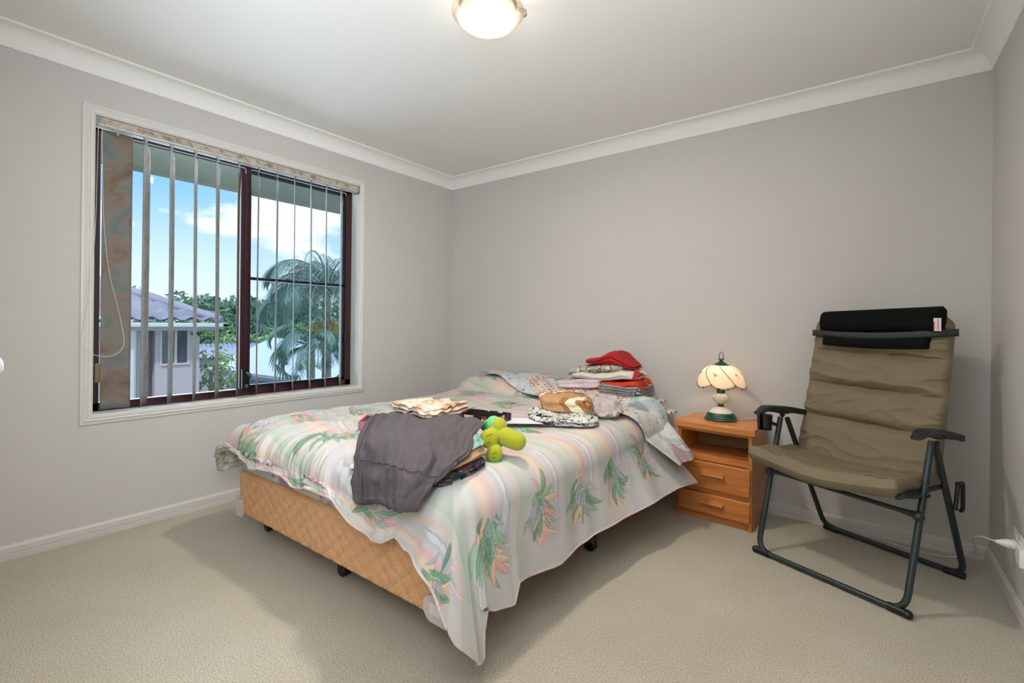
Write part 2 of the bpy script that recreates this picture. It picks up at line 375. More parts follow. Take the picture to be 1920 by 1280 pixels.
obj('end_cap', MB().box((HX0 - .002, -.996, 2.058), (HX1 + .004, -.978, 2.112)), mat('dark_cap', S(112, 104, 102), .4), blind, smooth=0, bevel=.004)
def vane(yc, ang, seed, far=0):
    # width .127 curved slat, bottom z .628, top shaped to its hanger
    Wd = .127; nu, nz = 9, 40
    ca, sa = math.cos(ang), math.sin(ang); rd = random.Random(seed)
    P = np.zeros((nu, nz, 3))
    for i in range(nu):
        s = -Wd / 2 + Wd * i / (nu - 1); f = abs(s) / (Wd / 2)
        top = 2.062 - (.052 * max(0, (s if far > 0 else -s) / (Wd / 2) - .15) ** 1.3 if far else .0)
        for j in range(nz):
            tz = j / (nz - 1); z = lerp(.629, top, tz)
            bow = .006 * (1 - f * f) + .002 * math.sin(3 * tz + seed)
            P[i, j] = (-.040 + s * ca - bow * sa, yc + s * sa + bow * ca, z)
    mb = MB(); mb.grid(P)
    o = obj('slat', mb, M_vane, blind, smooth=180)
    md = o.modifiers.new('thick', 'SOLIDIFY'); md.thickness = .0012
    hg = MB().tube([(-.040, yc, 2.066), (-.040, yc, 2.050)], .004, 8)
    obj('hanger', hg, mat('clear_hanger', S(190, 196, 190), .4), o)
vane(-2.425, R(92), 1)
ys = [-2.302 + .1191 * k for k in range(11)]
for k, y in enumerate(ys): vane(y, R(180 - 28 + (k % 3 - 1) * 1.6), k + 2, 1)
# bead chain loop
ch = MB(); pts = []
for (y, z, x) in [(-2.515, 2.065, .012), (-2.520, 1.80, .018), (-2.528, 1.50, .026), (-2.552, 1.2, .034), (-2.575, 1.03, .036), (-2.580, .985, .036), (-2.565, .945, .036), (-2.530, .918, .036), (-2.485, .905, .034), (-2.440, .915, .032), (-2.415, .945, .032), (-2.408, .99, .030), (-2.418, 1.06, .030), (-2.440, 1.18, .028), (-2.468, 1.32, .024), (-2.490, 1.55, .018), (-2.497, 1.80, .012), (-2.500, 2.065, .008)]:
    pts.append(Vector((x, y, z)))
def resample(pts, step):
    out = []
    # Catmull-Rom then even spacing
    den = []
    for i in range(len(pts) - 1):
        p0, p1, p2, p3 = pts[max(i - 1, 0)], pts[i], pts[i + 1], pts[min(i + 2, len(pts) - 1)]
        for k in range(24):
            t = k / 24; den.append(.5 * ((2 * p1) + (p2 - p0) * t + (2 * p0 - 5 * p1 + 4 * p2 - p3) * t * t + (3 * p1 - p0 - 3 * p2 + p3) * t ** 3))
    den.append(pts[-1]); out = [den[0]]; acc = 0
    for a, b in zip(den, den[1:]):
        acc += (b - a).length
        if acc >= step: out.append(b.copy()); acc = 0
    return out
rp = resample(pts, .0075)
for p in rp: ch.ell(p, (.0024,) * 3, None, 8, 5)
ch.tube(rp[::3] + [rp[-1]], .0007, 5)
obj('bead_chain', ch, mat('white_beads', S(214, 216, 210), .35), blind, smooth=180, label='white bead chain hanging in a loop')

# ================================================================ OUTSIDE
M_soffit = mat('soffit_paint', S(170, 174, 160), .8, bump=(120, .001))
struct('trim_4', MB().box((-.88, -4.2, 2.125), (-.16, 1.2, 2.15)).box((-.90, -4.2, 2.10), (-.88, 1.2, 2.26)), M_soffit, smooth=0)
gr = struct('ground', MB().add([(-120, -80, -3.0), (-.2, -80, -3.0), (-.2, 90, -3.0), (-120, 90, -3.0)], [(0, 1, 2, 3)]), mat('ground_grass', S(112, 132, 84), .9, var=(.4, S(140, 140, 110), .2)), smooth=0)

M_tile = mat('grey_roof_tiles', S(184, 184, 192), .7, var=(3., S(150, 150, 164), .25))
M_render = mat('pinkish_render', S(196, 188, 196), .85, bump=(60, .002))
nh = thing('neighbour_house', (-7.5, -1.2, -3.0), 'pinkish rendered house with grey tiled hip roof outside the left half of window', 'house')
nx = -6.5
wall_mb = MB().box((-12.5, -5.6, -3.0), (nx, -.50, .93)).box((-12.5, -.385, -3.0), (nx, -.315, .93)).box((-12.5, .115, -3.0), (nx, .278, .93)).box((-12.5, -.5, -3.0), (nx - .25, -.385, .93)) \
    .box((-12.5, -.315, -3.0), (nx, .115, .34)).box((-12.5, -.315, .34), (nx - .12, .115, .93))
obj('wall', wall_mb, M_render, nh, smooth=0)
M_ngl = mat('dark_window_glass', S(74, 88, 104), .12, spec=.8)
nwf = obj('window_frame', MB().box((nx - .06, -.315, .345), (nx + .01, -.29, .92)).box((nx - .06, .09, .345), (nx + .01, .115, .92)).box((nx - .06, -.315, .335), (nx + .03, .115, .362)).box((nx - .06, -.105, .345), (nx + .01, -.07, .92)), mat('pale_window_frame', S(214, 206, 210), .5), nh, smooth=0)
obj('window_pane', MB().box((nx - .05, -.29, .36), (nx - .035, -.105, .92)), M_ngl, nwf, smooth=0)
obj('window_pane', MB().box((nx - .05, -.07, .36), (nx - .035, .09, .92)), M_ngl, nwf, smooth=0)
obj('wall_bracket', MB().tube([(nx + .02, .15, .86), (nx + .12, .18, .88), (nx + .12, .24, .86), (nx + .02, .26, .84)], .02, 8), mat('dark_iron', S(70, 72, 78), .5), nh)
# roof: courses of wavy tiles on the hip planes
ez = 1.055; ex0, ex1 = -12.9, nx + .25; ey0, ey1 = -6.0, .53; run = (ey1 - ey0) / 2; rise = .47 * (ex1 - ex0) / 2
def roof_plane(edge0, edge1, top0, top1, ns, nt_, amp=.028, step=.075):
    P = np.zeros((nt_ + 1, ns + 1, 3)); e0, e1, t0, t1 = map(np.array, (edge0, edge1, top0, top1))
    for i in range(nt_ + 1):
        t = i / nt_; a = e0 + (t0 - e0) * t; b = e1 + (t1 - e1) * t; L = np.linalg.norm(e1 - e0)
        for j in range(ns + 1):
            s = j / ns; p = a + (b - a) * s; along = np.dot(p - e0, (e1 - e0) / L)
            cs = (t * courses) % 1.0
            P[i, j] = p + np.array([0, 0, amp * math.sin(along * 2 * math.pi / .30) + step * (1 - cs)])
    return P
courses = 13
mbr = MB()
hipL = (ex1 - ex0) / 2
topA = ((ex0 + ex1) / 2, ey0 + hipL, ez + rise); topB = ((ex0 + ex1) / 2, ey1 - hipL, ez + rise)
mbr.grid(roof_plane((ex1, ey0, ez), (ex1, ey1, ez), topA, topB, 170, 104))
mbr.grid(roof_plane((ex1, ey1, ez), (ex0, ey1, ez), topB, topB, 150, 104))
roof = obj('roof', mbr, M_tile, nh, smooth=40)
hipcap = MB().tube([Vector((ex1, ey1, ez + .06)).lerp(Vector(topB) + Vector((0, 0, .06)), k / 20) for k in range(21)], [.07 + .012 * (k % 2) for k in range(21)], 10)
obj('ridge_cap', hipcap, M_tile, roof, smooth=40)
M_gut = mat('white_gutter', S(222, 226, 230), .5)
obj('gutter', MB().box((ex1 - .02, ey0, ez - .07), (ex1 + .1, ey1 + .1, ez + .0)).box((ex0, ey1 - .02, ez - .07), (ex1 + .1, ey1 + .1, ez + .0)), M_gut, nh, smooth=0, bevel=.015)
obj('eave', MB().box((nx - .3, ey0, ez - .13), (ex1 - .02, ey1 - .02, ez - .07)), mat('eave_grey', S(176, 184, 194), .7), nh, smooth=0)
obj('downpipe', MB().tube([(nx + .1, -.72, ez - .07), (nx + .08, -.72, .78), (nx + .06, -.72, -3)], .06, 12), M_gut, nh)

M_wroof = mat('white_sheet_roof', S(244, 250, 252), .6, var=(2., S(228, 240, 244), .3))
wh = thing('white_roofed_house', (-11, 5.0, -3.0), 'low house with plain white hip roof behind the palms', 'house')
A = Vector((-14.123, 3.305, -.5)); dd = Vector((.9985, .054, 0)); ap = Vector((-14.737, 5.631, .442))
B2 = A + dd * 11; R2 = ap + dd * 7.4; A3 = Vector((-15.35, 7.95, -.5)); B3 = B2 + Vector((0, 4.7, 0))
wr = MB().add([A, B2, R2, ap, A3, B3], [(0, 1, 2, 3), (0, 3, 4), (3, 2, 5, 4), (1, 5, 2)])
wro = obj('roof', wr, M_wroof, wh, smooth=0); md = wro.modifiers.new('t', 'SOLIDIFY'); md.thickness = .08; md.offset = 1
obj('wall', MB().box((A.x + .5, A.y + .45, -3), (B2.x, 7.4, -.55)), mat('pale_blue_wall', S(176, 192, 196), .8, var=(.8, S(150, 170, 176), .3)), wh, smooth=0)
obj('fascia', MB().add([A + Vector((0, -.01, -.10)), B2 + Vector((0, -.01, -.10)), B2, A, A + Vector((0, .3, -.10)), B2 + Vector((0, .3, -.1))], [(0, 1, 2, 3), (0, 4, 5, 1)]), mat('grey_fascia', S(120, 132, 150), .6), wh, smooth=0)
cs_ = thing('corrugated_shed', (-17.5, 5.5, -3.0), 'small corrugated roof shed just left of the white roof', 'shed')
Pc = np.zeros((60, 2, 3))
for i in range(60):
    x = i / 59
    for j in range(2): Pc[i, j] = (-17.8 + 3.2 * j * .0 - .0, 4.15 + x * 3.0, -.35 + .03 * math.sin(i * 1.9)) if j == 0 else (-19.6, 4.15 + x * 3.0 + .6, .10 + .03 * math.sin(i * 1.9))
mbs = MB(); mbs.grid(Pc); so = obj('roof', mbs, mat('zinc_sheet', S(196, 200, 210), .5, metal=.2), cs_, smooth=60); so.modifiers.new('t', 'SOLIDIFY').thickness = .02
obj('wall', MB().box((-19.4, 4.4, -3), (-18.0, 7.0, -.42)), M_render, cs_, smooth=0)

# leaf clumps
def leaf_cards(mb, c, rad, n, size, rd, shell=.55):
    for _ in range(n):
        while True:
            v = Vector((rd.uniform(-1, 1), rd.uniform(-1, 1), rd.uniform(-1, 1)))
            if shell < v.length < 1: break
        p = Vector(c) + Vector((v.x * rad[0], v.y * rad[1], v.z * rad[2]))
        a = Vector((rd.gauss(0, 1), rd.gauss(0, 1), rd.gauss(0, .7))).normalized(); b = a.orthogonal().normalized()
        b.rotate(Matrix.Rotation(rd.uniform(0, 6.3), 3, a)); c2 = a.cross(b); s = size * rd.uniform(.6, 1.4)
        mb.add([p - b * s, p + c2 * s * .42, p + b * s, p - c2 * s * .42], [(0, 1, 2, 3)])
def leafmat(name, c1, c2):
    m = mat(name, c1, .6, spec=.3, var=(1.3, c2, .2)); return m
M_gum = leafmat('gum_leaves', S(140, 176, 142), S(92, 130, 108))
M_gum2 = leafmat('light_leaves', S(160, 192, 128), S(108, 148, 100))
M_bark = mat('pale_bark', S(190, 186, 176), .8, var=(6., S(140, 132, 124), .2))
def gum(kind, seed):
    rd = random.Random(seed); h = (10.5, 9.5, 8.5)[kind]
    lab = ('tall pale trunked gum tree with layered crown in the forest beyond', 'mid green bushy tree in the forest beyond the roofs', 'broad light green tree low in the forest edge')[kind]
    t = thing('gum_tree', (0, 0, 0), lab, 'tree', ('tall trees in the forest beyond the roofs', 'bushy trees in the forest beyond the roofs', 'low trees along the forest edge')[kind])
    tr = MB().tube([(0, 0, 0), (.1, .05, h * .4), (.0, .2, h * .75), (.1, .1, h * .93)], [.20, .16, .10, .04], 8)
    for a in range(5):
        an = a * 1.3 + seed; tr.tube([(0, .1, h * (.5 + .08 * a)), (math.cos(an) * 1.0, math.sin(an) * 1.0, h * (.6 + .08 * a))], [.07, .02], 6)
    obj('trunk', tr, M_bark, t)
    cr = MB()
    for k in range(16):
        an = rd.uniform(0, 6.3); rr = rd.uniform(.2, 1.9); z = h * rd.uniform((.52, .3, .2)[kind], .98)
        rr *= 1.15 - z / h * .55
        c = (rr * math.cos(an), rr * math.sin(an), z); s = rd.uniform(.75, 1.25)
        leaf_cards(cr, c, (s, s, s * .62), 110, .17, rd, .3)
    obj('crown', cr, (M_gum, M_gum, M_gum2)[kind], t, smooth=0, fixn=False)
    return t
def copy_tree(o, par=None):
    c = o.copy(); COL.objects.link(c)
    if par: c.parent = par
    for ch_ in list(o.children): copy_tree(ch_, c)
    return c
protos = [gum(k, 20 + k) for k in range(3)]
used = [False] * 3
spots = [(-34, 9.0, 0), (-33, 10.9, 1), (-35, 12.6, 0), (-36, 14.2, 0), (-33, 13.3, 1), (-35, 15.8, 1), (-34, 17.6, 0), (-36, 19.5, 1), (-35, 21.5, 0), (-33, 23.6, 1), (-38, 11.6, 1), (-39, 16.9, 0), (-40, 20.6, 1), (-38, 25.5, 0),
         (-27, 9.2, 2), (-26, 11.2, 2), (-27, 13.2, 2), (-26.5, 15.0, 2), (-28, 17.2, 2), (-26, 18.8, 2), (-29, 7.0, 2), (-36, 6.8, 0)]
for i, (x, y, k) in enumerate(spots):
    o = protos[k] if not used[k] else copy_tree(protos[k]); used[k] = True
    zt = {0: 3.1, 1: 2.7, 2: .4}[k] + random.uniform(-.5, .35)
    h = (10.5, 9.5, 8.5)[k] * .98
    o.location = (x, y, max(-7.5, zt - h)); o.rotation_euler = (0, 0, random.uniform(0, 6.3)); sc = random.uniform(.95, 1.15); o.scale = (sc * 1.15, sc * 1.15, 1)
struct('hillside', MB().add([(-60, -20, -3.1), (-24, -20, -3.1), (-24, 45, -3.1), (-60, 45, -3.1), (-60, -20, -1.5), (-60, 45, -1.5)], [(0, 1, 2, 3), (4, 1, 2, 5)]), MATS['ground_grass'], smooth=0)

bush = thing('shrub', (-7.6, .85, -3.0), 'leafy light green shrub beside the wall of the pinkish house', 'shrub')
bm_ = MB(); rd = random.Random(4)
for k in range(14): leaf_cards(bm_, (-7.9 + rd.uniform(-.3, .3), .95 + rd.uniform(-.25, .45), -2.2 + k * .19), (.4, .34, .35), 90, .06, rd, .2)
obj('foliage', bm_, mat('bright_leaves', S(176, 204, 140), .5, var=(5., S(110, 150, 90), .2)), bush, smooth=0, fixn=False)
obj('stem', MB().tube([(-7.9, .95, -3), (-7.9, 1.0, 0)], .04, 8), M_bark, bush)

M_palm = mat('palm_fronds', S(140, 170, 152), .5, spec=.4, var=(3., S(100, 136, 126), .2))
M_ptr = mat('palm_trunk', S(150, 152, 148), .8, var=(9., S(116, 118, 120), .2))
def frond(rd, base, az, elev, L, droop, nl=56):
    mb = MB(); pts = []; p = Vector(base); e = elev
    for k in range(15):
        pts.append(p.copy()); stp = L / 14
        p = p + Vector((math.cos(az) * math.cos(e), math.sin(az) * math.cos(e), math.sin(e))) * stp; e -= droop * (1 + k * .10) / 14
    mb.tube(pts, [.016 * (1 - k / 15) + .003 for k in range(15)], 6)
    side0 = Vector((-math.sin(az), math.cos(az), 0))
    for k in range(nl):
        f = .12 + .88 * k / nl; i = min(int(f * 14), 13); q = pts[i].lerp(pts[min(i + 1, 14)], f * 14 - i)
        t = (pts[min(i + 1, 14)] - pts[i]).normalized() if i < 14 else t
        ll = L * .30 * math.sin(math.pi * (.12 + .85 * f)) ** .7 * rd.uniform(.85, 1.1)
        for sgn in (-1, 1):
            d = (side0 * sgn * .85 + t * .75 + Vector((0, 0, -.25 + rd.uniform(-.15, .1)))).normalized()
            w = d.cross(Vector((0, 0, 1))).normalized() * .0065; m1 = q + d * ll * .55 + Vector((0, 0, -.02)); m2 = q + d * ll + Vector((0, 0, -.10 * ll / .3))
            mb.add([q - w * .6, q + w * .6, m1 + w, m1 - w, m2], [(0, 1, 2, 3), (3, 2, 4)])
    return mb
def palm(x, y, ztop, n, L, seed, lab, trunk_r, flowers=False, droop=1.9):
    rd = random.Random(seed); t = thing('palm_tree', (x, y, -3.0), lab, 'palm tree')
    obj('trunk', MB().tube([(x, y, -3), (x + .03, y, (ztop - 3) / 2), (x, y, ztop - .1)], [trunk_r * 1.3, trunk_r, trunk_r * .8], 14), M_ptr, t)
    obj('crownshaft', MB().tube([(x, y, ztop - .55), (x, y, ztop - .3), (x, y, ztop + .08)], [trunk_r * .82, trunk_r * .95, trunk_r * .35], 12), mat('crownshaft_green', S(128, 150, 110), .5), t)
    for k in range(n):
        az = k * 2.39996 + seed; el = R(78 - 62 * (k / n)); 
        obj('frond', frond(rd, (x, y, ztop - .02 - .10 * k / n), az, el, L * rd.uniform(.85, 1.1), droop * rd.uniform(.8, 1.15)), M_palm, t, smooth=0, fixn=False)
    if flowers:
        fm = MB()
        for k in range(60):
            a = rd.uniform(0, 6.3); p0 = Vector((x + .1 * math.cos(a), y + .1 * math.sin(a), ztop - .6)); p1 = p0 + Vector((.14 * math.cos(a), .14 * math.sin(a), -rd.uniform(.1, .45))); fm.tube([p0, p0.lerp(p1, .5) + Vector((.03 * math.cos(a), .03 * math.sin(a), .04)), p1], .008, 5)
        obj('flower_stalk', fm, mat('yellow_stalks', S(206, 178, 110), .6), t)
    return t
palm(-4.8, 1.70, 1.70, 30, 1.62, 3, 'tall palm tree with yellow flower stalks at the right of the window', .085, True)
palm(-4.3, 1.12, .74, 15, .95, 8, 'shorter palm tree with arching fronds in front of the white roof', .075, False, 2.3)

# ================================================================ BED
BX0, BX1, BY0, BY1 = .566, 2.066, -2.066, -.05
base = thing('bed_base', (1.316, -1.06, 0), 'peach quilted ensemble bed base standing on black castors', 'bed base')
M_tick = mat('peach_quilted_fabric', S(220, 172, 128), .7, spec=.3, var=(30., S(214, 162, 116), .3))
def quilt_h(p, q):
    # diamond quilting: ridges along two diagonals, doubled seams
    s = .083
    a = (p + q * 1.25) / s; b = (p - q * 1.25) / s
    def seam(t):
        f = t - math.floor(t); d = min(f, 1 - f); d2 = abs(f - .2)
        return min(1, min(d, d2) / .07)
    return .0085 * (min(seam(a), seam(b)) ** .5)
rb = .03
def base_profile():
    pts = []
    for (cx_, cy_, a0) in [(BX0 + rb, BY0 + rb, 180), (BX1 - rb, BY0 + rb, 270), (BX1 - rb, BY1 - rb, 0), (BX0 + rb, BY1 - rb, 90)]:
        for k in range(5): a = R(a0 + k * 22.5); pts.append((cx_ + rb * math.cos(a), cy_ + rb * math.sin(a), math.cos(a), math.sin(a)))
    out = []
    for i, p in enumerate(pts):
        q = pts[(i + 1) % len(pts)]; L = math.hypot(q[0] - p[0], q[1] - p[1]); n = max(1, int(L / .005))
        for k in range(n): t = k / n; out.append(tuple(lerp(p[m_], q[m_], t) for m_ in range(4)))
    return out
BPf = base_profile(); zs = np.linspace(.128, .345, 48); P = np.zeros((len(BPf) + 1, len(zs), 3)); L = 0
for i in range(len(BPf) + 1):
    p = BPf[i % len(BPf)]
    if i: q = BPf[i - 1]; L += math.hypot(p[0] - q[0], p[1] - q[1])
    for j, z in enumerate(zs):
        edge = min(1, min(z - .128, .345 - z) / .015); off = quilt_h(L, z) * edge - .012 * (1 - edge) ** 2
        P[i, j] = (p[0] + p[2] * off, p[1] + p[3] * off, z)
bmb = MB(); bmb.grid(P); n0 = len(BPf)
bmb.add([tuple(P[i, -1]) for i in range(n0)], [tuple(range(n0))]); bmb.add([tuple(P[i, 0]) for i in range(n0)], [tuple(range(n0 - 1, -1, -1))])
obj('upholstered_box', bmb, M_tick, base, smooth=60)
M_guard = mat('mauve_vinyl', S(212, 196, 194), .4)
def guard(x0, x1, y, flip):
    mb = MB(); prof_ = []
    # rounded front panel wrapping the corner
    pts = []
    n = 16
    for k in range(n + 1):
        t = k / n; pts.append(lerp(x0, x1, t))
    for zi, (z0_, z1_) in enumerate([(.118, .205)]):
        Pg = np.zeros((n + 1, 6, 3))
        for i, x in enumerate(pts):
            t = i / n; tt = 1 - t if flip else t
            zl = .118 + .028 * (max(0, 1 - tt / .25)) ** 2; zt = .205 - .02 * (max(0, 1 - tt / .3)) ** 2
            for j in range(6): Pg[i, j] = (x, y, lerp(zl, zt, j / 5))
        mb.grid(Pg)
        # return along the side
        xs = pts[-1] if not flip else pts[0]
        Pg2 = np.zeros((8, 6, 3))
        for i in range(8):
            for j in range(6): Pg2[i, j] = (xs, y + .15 * i / 7, lerp(.118, .205, j / 5))
        mb.grid(Pg2)
    o = obj('corner_guard', mb, M_guard, base, smooth=0, label='pale mauve vinyl corner guard'); o.modifiers.new('t', 'SOLIDIFY').thickness = .002
    return o
g1 = guard(BX1 - .13, BX1 + .011, BY0 - .012, False)
guard(BX0 - .011, BX0 + .07, BY0 - .012, True)
obj('care_label', MB().box((BX1 - .095, BY0 - .0175, .150), (BX1 - .012, BY0 - .0140, .186)), mat('label_white', S(226, 222, 216), .6), g1, smooth=0)
def castor(x, y, wheel=True):
    mb = MB().tube([(x, y, .075), (x, y, .13)], .016, 12)
    if wheel:
        mb.lathe([(.0, -.020), (.022, -.020), (.028, -.014), (.028, .014), (.022, .020), (0, .020)], (x, y, .028), 24, 'y')
        mb.lathe([(.030, 0), (.030, .012), (.018, .030), (.0, .032)], (x, y, .048), 20)
    else:
        mb.lathe([(.0, 0), (.020, 0), (.026, .01), (.032, .10), (.034, .13)], (x, y, 0), 20)
    obj('castor', mb, M_blackp, base, smooth=40)
castor(.60, -1.93); castor(1.30, -1.95); castor(1.98, -1.93); castor(2.02, -1.075); castor(.60, -1.0); castor(2.01, -.16); castor(.60, -.16)

def slab_pts(n, pw=8.):
    """Rounded-cube surface: unit cube faces with a p-norm rounding; returns points and quads."""
    idx = {}; vs = []; fs = []
    def vid(a, b, c):
        k = (a, b, c)
        if k not in idx: idx[k] = len(vs); vs.append((2 * a / n - 1, 2 * b / n - 1, 2 * c / n - 1))
        return idx[k]
    for a in range(n):
        for b in range(n):
            for c in (0, n):
                for f in (lambda u, v: vid(u, v, c), lambda u, v: vid(u, c, v), lambda u, v: vid(c, u, v)):
                    fs.append((f(a, b), f(a + 1, b), f(a + 1, b + 1), f(a, b + 1)))
    V = np.array(vs); nrm = (np.abs(V) ** pw).sum(1) ** (1 / pw); V = V / nrm[:, None] * np.abs(V).max(1)[:, None] ** 0
    return V, fs
_slab = {}
def cloth_slab(name, m, quad, z0, h, layers=3, seed=0, amp=.006, side=.006, pw=7., n=30, parent=None, ztop=None, sag=0., fn=None, wr=9., label=None):
    """Folded cloth: footprint quad (4 xy, counter-clockwise), base heights z0 (number or 4), thickness h (number or 4)."""
    if (n, pw) not in _slab: _slab[(n, pw)] = slab_pts(n, pw)
    V, fs = _slab[(n, pw)]
    z0 = [z0] * 4 if not hasattr(z0, '__len__') else z0; h = [h] * 4 if not hasattr(h, '__len__') else h
    u = (V[:, 0] + 1) / 2; v = (V[:, 1] + 1) / 2; w = (V[:, 2] + 1) / 2
    bil = lambda q: q[0] * (1 - u) * (1 - v) + q[1] * u * (1 - v) + q[2] * u * v + q[3] * (1 - u) * v
    X_ = bil([q[0] for q in quad]); Y_ = bil([q[1] for q in quad]); Zb = bil(z0); H = bil(h)
    cxq = np.mean([q[0] for q in quad]); cyq = np.mean([q[1] for q in quad])
    Z = Zb + H * w
    sideness = np.maximum(np.abs(V[:, 0]), np.abs(V[:, 1])) ** 6
    ang = np.arctan2(Y_ - cyq, X_ - cxq)
    ripple = np.cos(2 * math.pi * layers * w + 1.5 * fbm(X_ * 9, Y_ * 9, 2, seed)) * side * sideness
    out = np.stack([np.cos(ang), np.sin(ang)], 1)
    X_ = X_ + out[:, 0] * (ripple + sideness * .010 * fbm(ang * 3 + seed, w * 3, 3, seed + 5)); Y_ = Y_ + out[:, 1] * (ripple + sideness * .010 * fbm(ang * 3 + seed, w * 3, 3, seed + 6))
    Z = Z + (w ** 1.5) * amp * 2.2 * (1 - np.abs(fbm(X_ * wr + seed, Y_ * wr, 3, seed))) ** 2 - amp * w - sag * w * (1 - (V[:, 0] ** 2)) * (1 - V[:, 1] ** 2) + side * .3 * sideness * np.sin(5 * (X_ + Y_) / .06 + seed) * (w > .2) * .4
    Pn = np.stack([X_, Y_, Z], 1)
    if fn: Pn = fn(Pn, u, v, w)
    mb = MB(); mb.v = [tuple(p) for p in Pn.tolist()]; mb.f = list(fs)
    return obj(name, mb, m, parent, smooth=180, label=label)

# mattress under a patterned fitted sheet
def patch(t, v, sc=7., mv=None):
    vo = nn(t, 'ShaderNodeTexVoronoi', i_Scale=sc, distance='CHEBYCHEV'); vo.inputs['Randomness'].default_value = .35; vv = mapped(t, v, (1, 1, 1), (.3, .4, R(35))); t.links.new(vv, vo.inputs['Vector'])
    sp = nn(t, 'ShaderNodeSeparateColor'); t.links.new(vo.outputs['Color'], sp.inputs[0])
    r = ramp(t, [(0, S(186, 196, 198)), (.26, S(206, 204, 200)), (.44, S(168, 140, 150)), (.52, S(188, 190, 198)), (.70, S(150, 160, 174)), (.80, S(208, 196, 180)), (.90, S(172, 186, 190))], 'CONSTANT'); t.links.new(sp.outputs[0], r.inputs[0])
    ck = nn(t, 'ShaderNodeTexChecker', i_Scale=sc * 6.5); ck.inputs[1].default_value = S(226, 208, 186); ck.inputs[2].default_value = S(168, 132, 142); t.links.new(vv, ck.inputs['Vector'])
    gt = nn(t, 'ShaderNodeMath', operation='GREATER_THAN'); t.links.new(sp.outputs[1], gt.inputs[0]); gt.inputs[1].default_value = .76
    c1 = mixc(t, gt.outputs[0], r.outputs[0], ck.outputs[0])
    ns = nn(t, 'ShaderNodeTexNoise', i_Scale=11., i_Detail=5., i_Roughness=.65); t.links.new(v, ns.inputs['Vector'])
    r2 = ramp(t, [(.38, (1, 1, 1, 1)), (.5, (0, 0, 0, 1))]); t.links.new(ns.outputs['Fac'], r2.inputs[0])
    c2 = mixc(t, r2.outputs[0], c1, S(206, 212, 212))
    n3 = nn(t, 'ShaderNodeTexNoise', i_Scale=26., i_Detail=4., i_Roughness=.7); t.links.new(v, n3.inputs['Vector'])
    r3 = ramp(t, [(.60, (0, 0, 0, 1)), (.66, (1, 1, 1, 1))]); t.links.new(n3.outputs['Fac'], r3.inputs[0])
    return mixc(t, r3.outputs[0], c2, S(122, 108, 130))
M_patch = pattern('patchwork_sheet', patch, .85)
M_patch2 = pattern('patchwork_pillowcase', lambda t, v: patch(t, v, 10.), .85)
def loft(levels, x0, x1, y0, y1, rc=.06, step=.03):
    rows_ = []
    for z, ins in levels:
        pts = []
        for (cx_, cy_, a0) in [(x0 + ins + rc, y0 + ins + rc, 180), (x1 - ins - rc, y0 + ins + rc, 270), (x1 - ins - rc, y1 - ins - rc, 0), (x0 + ins + rc, y1 - ins - rc, 90)]:
            for k in range(7): a = R(a0 + k * 15); pts.append((cx_ + rc * math.cos(a), cy_ + rc * math.sin(a), z))
        rows_.append(pts)
    n = len(rows_[0]); mb = MB(); mb.v = [p for r in rows_ for p in r]
    for i in range(len(rows_) - 1):
        for k in range(n): mb.f.append((i * n + k, i * n + (k + 1) % n, (i + 1) * n + (k + 1) % n, (i + 1) * n + k))
    mb.f += [tuple(range(n - 1, -1, -1)), tuple((len(rows_) - 1) * n + k for k in range(n))]
    return mb
lv = [(.346, .02), (.352, .004), (.36, 0)] + [(.44 + .100 * math.sin(a), .10 * (1 - math.cos(a))) for a in np.linspace(0, math.pi / 2, 9)]
matt = obj('mattress', loft(lv, BX0, BX1, BY0 - .006, BY1), M_patch, None, smooth=60)
setp(matt, 'mattress in blue and mauve patterned fitted sheet lying on the peach base', 'mattress')

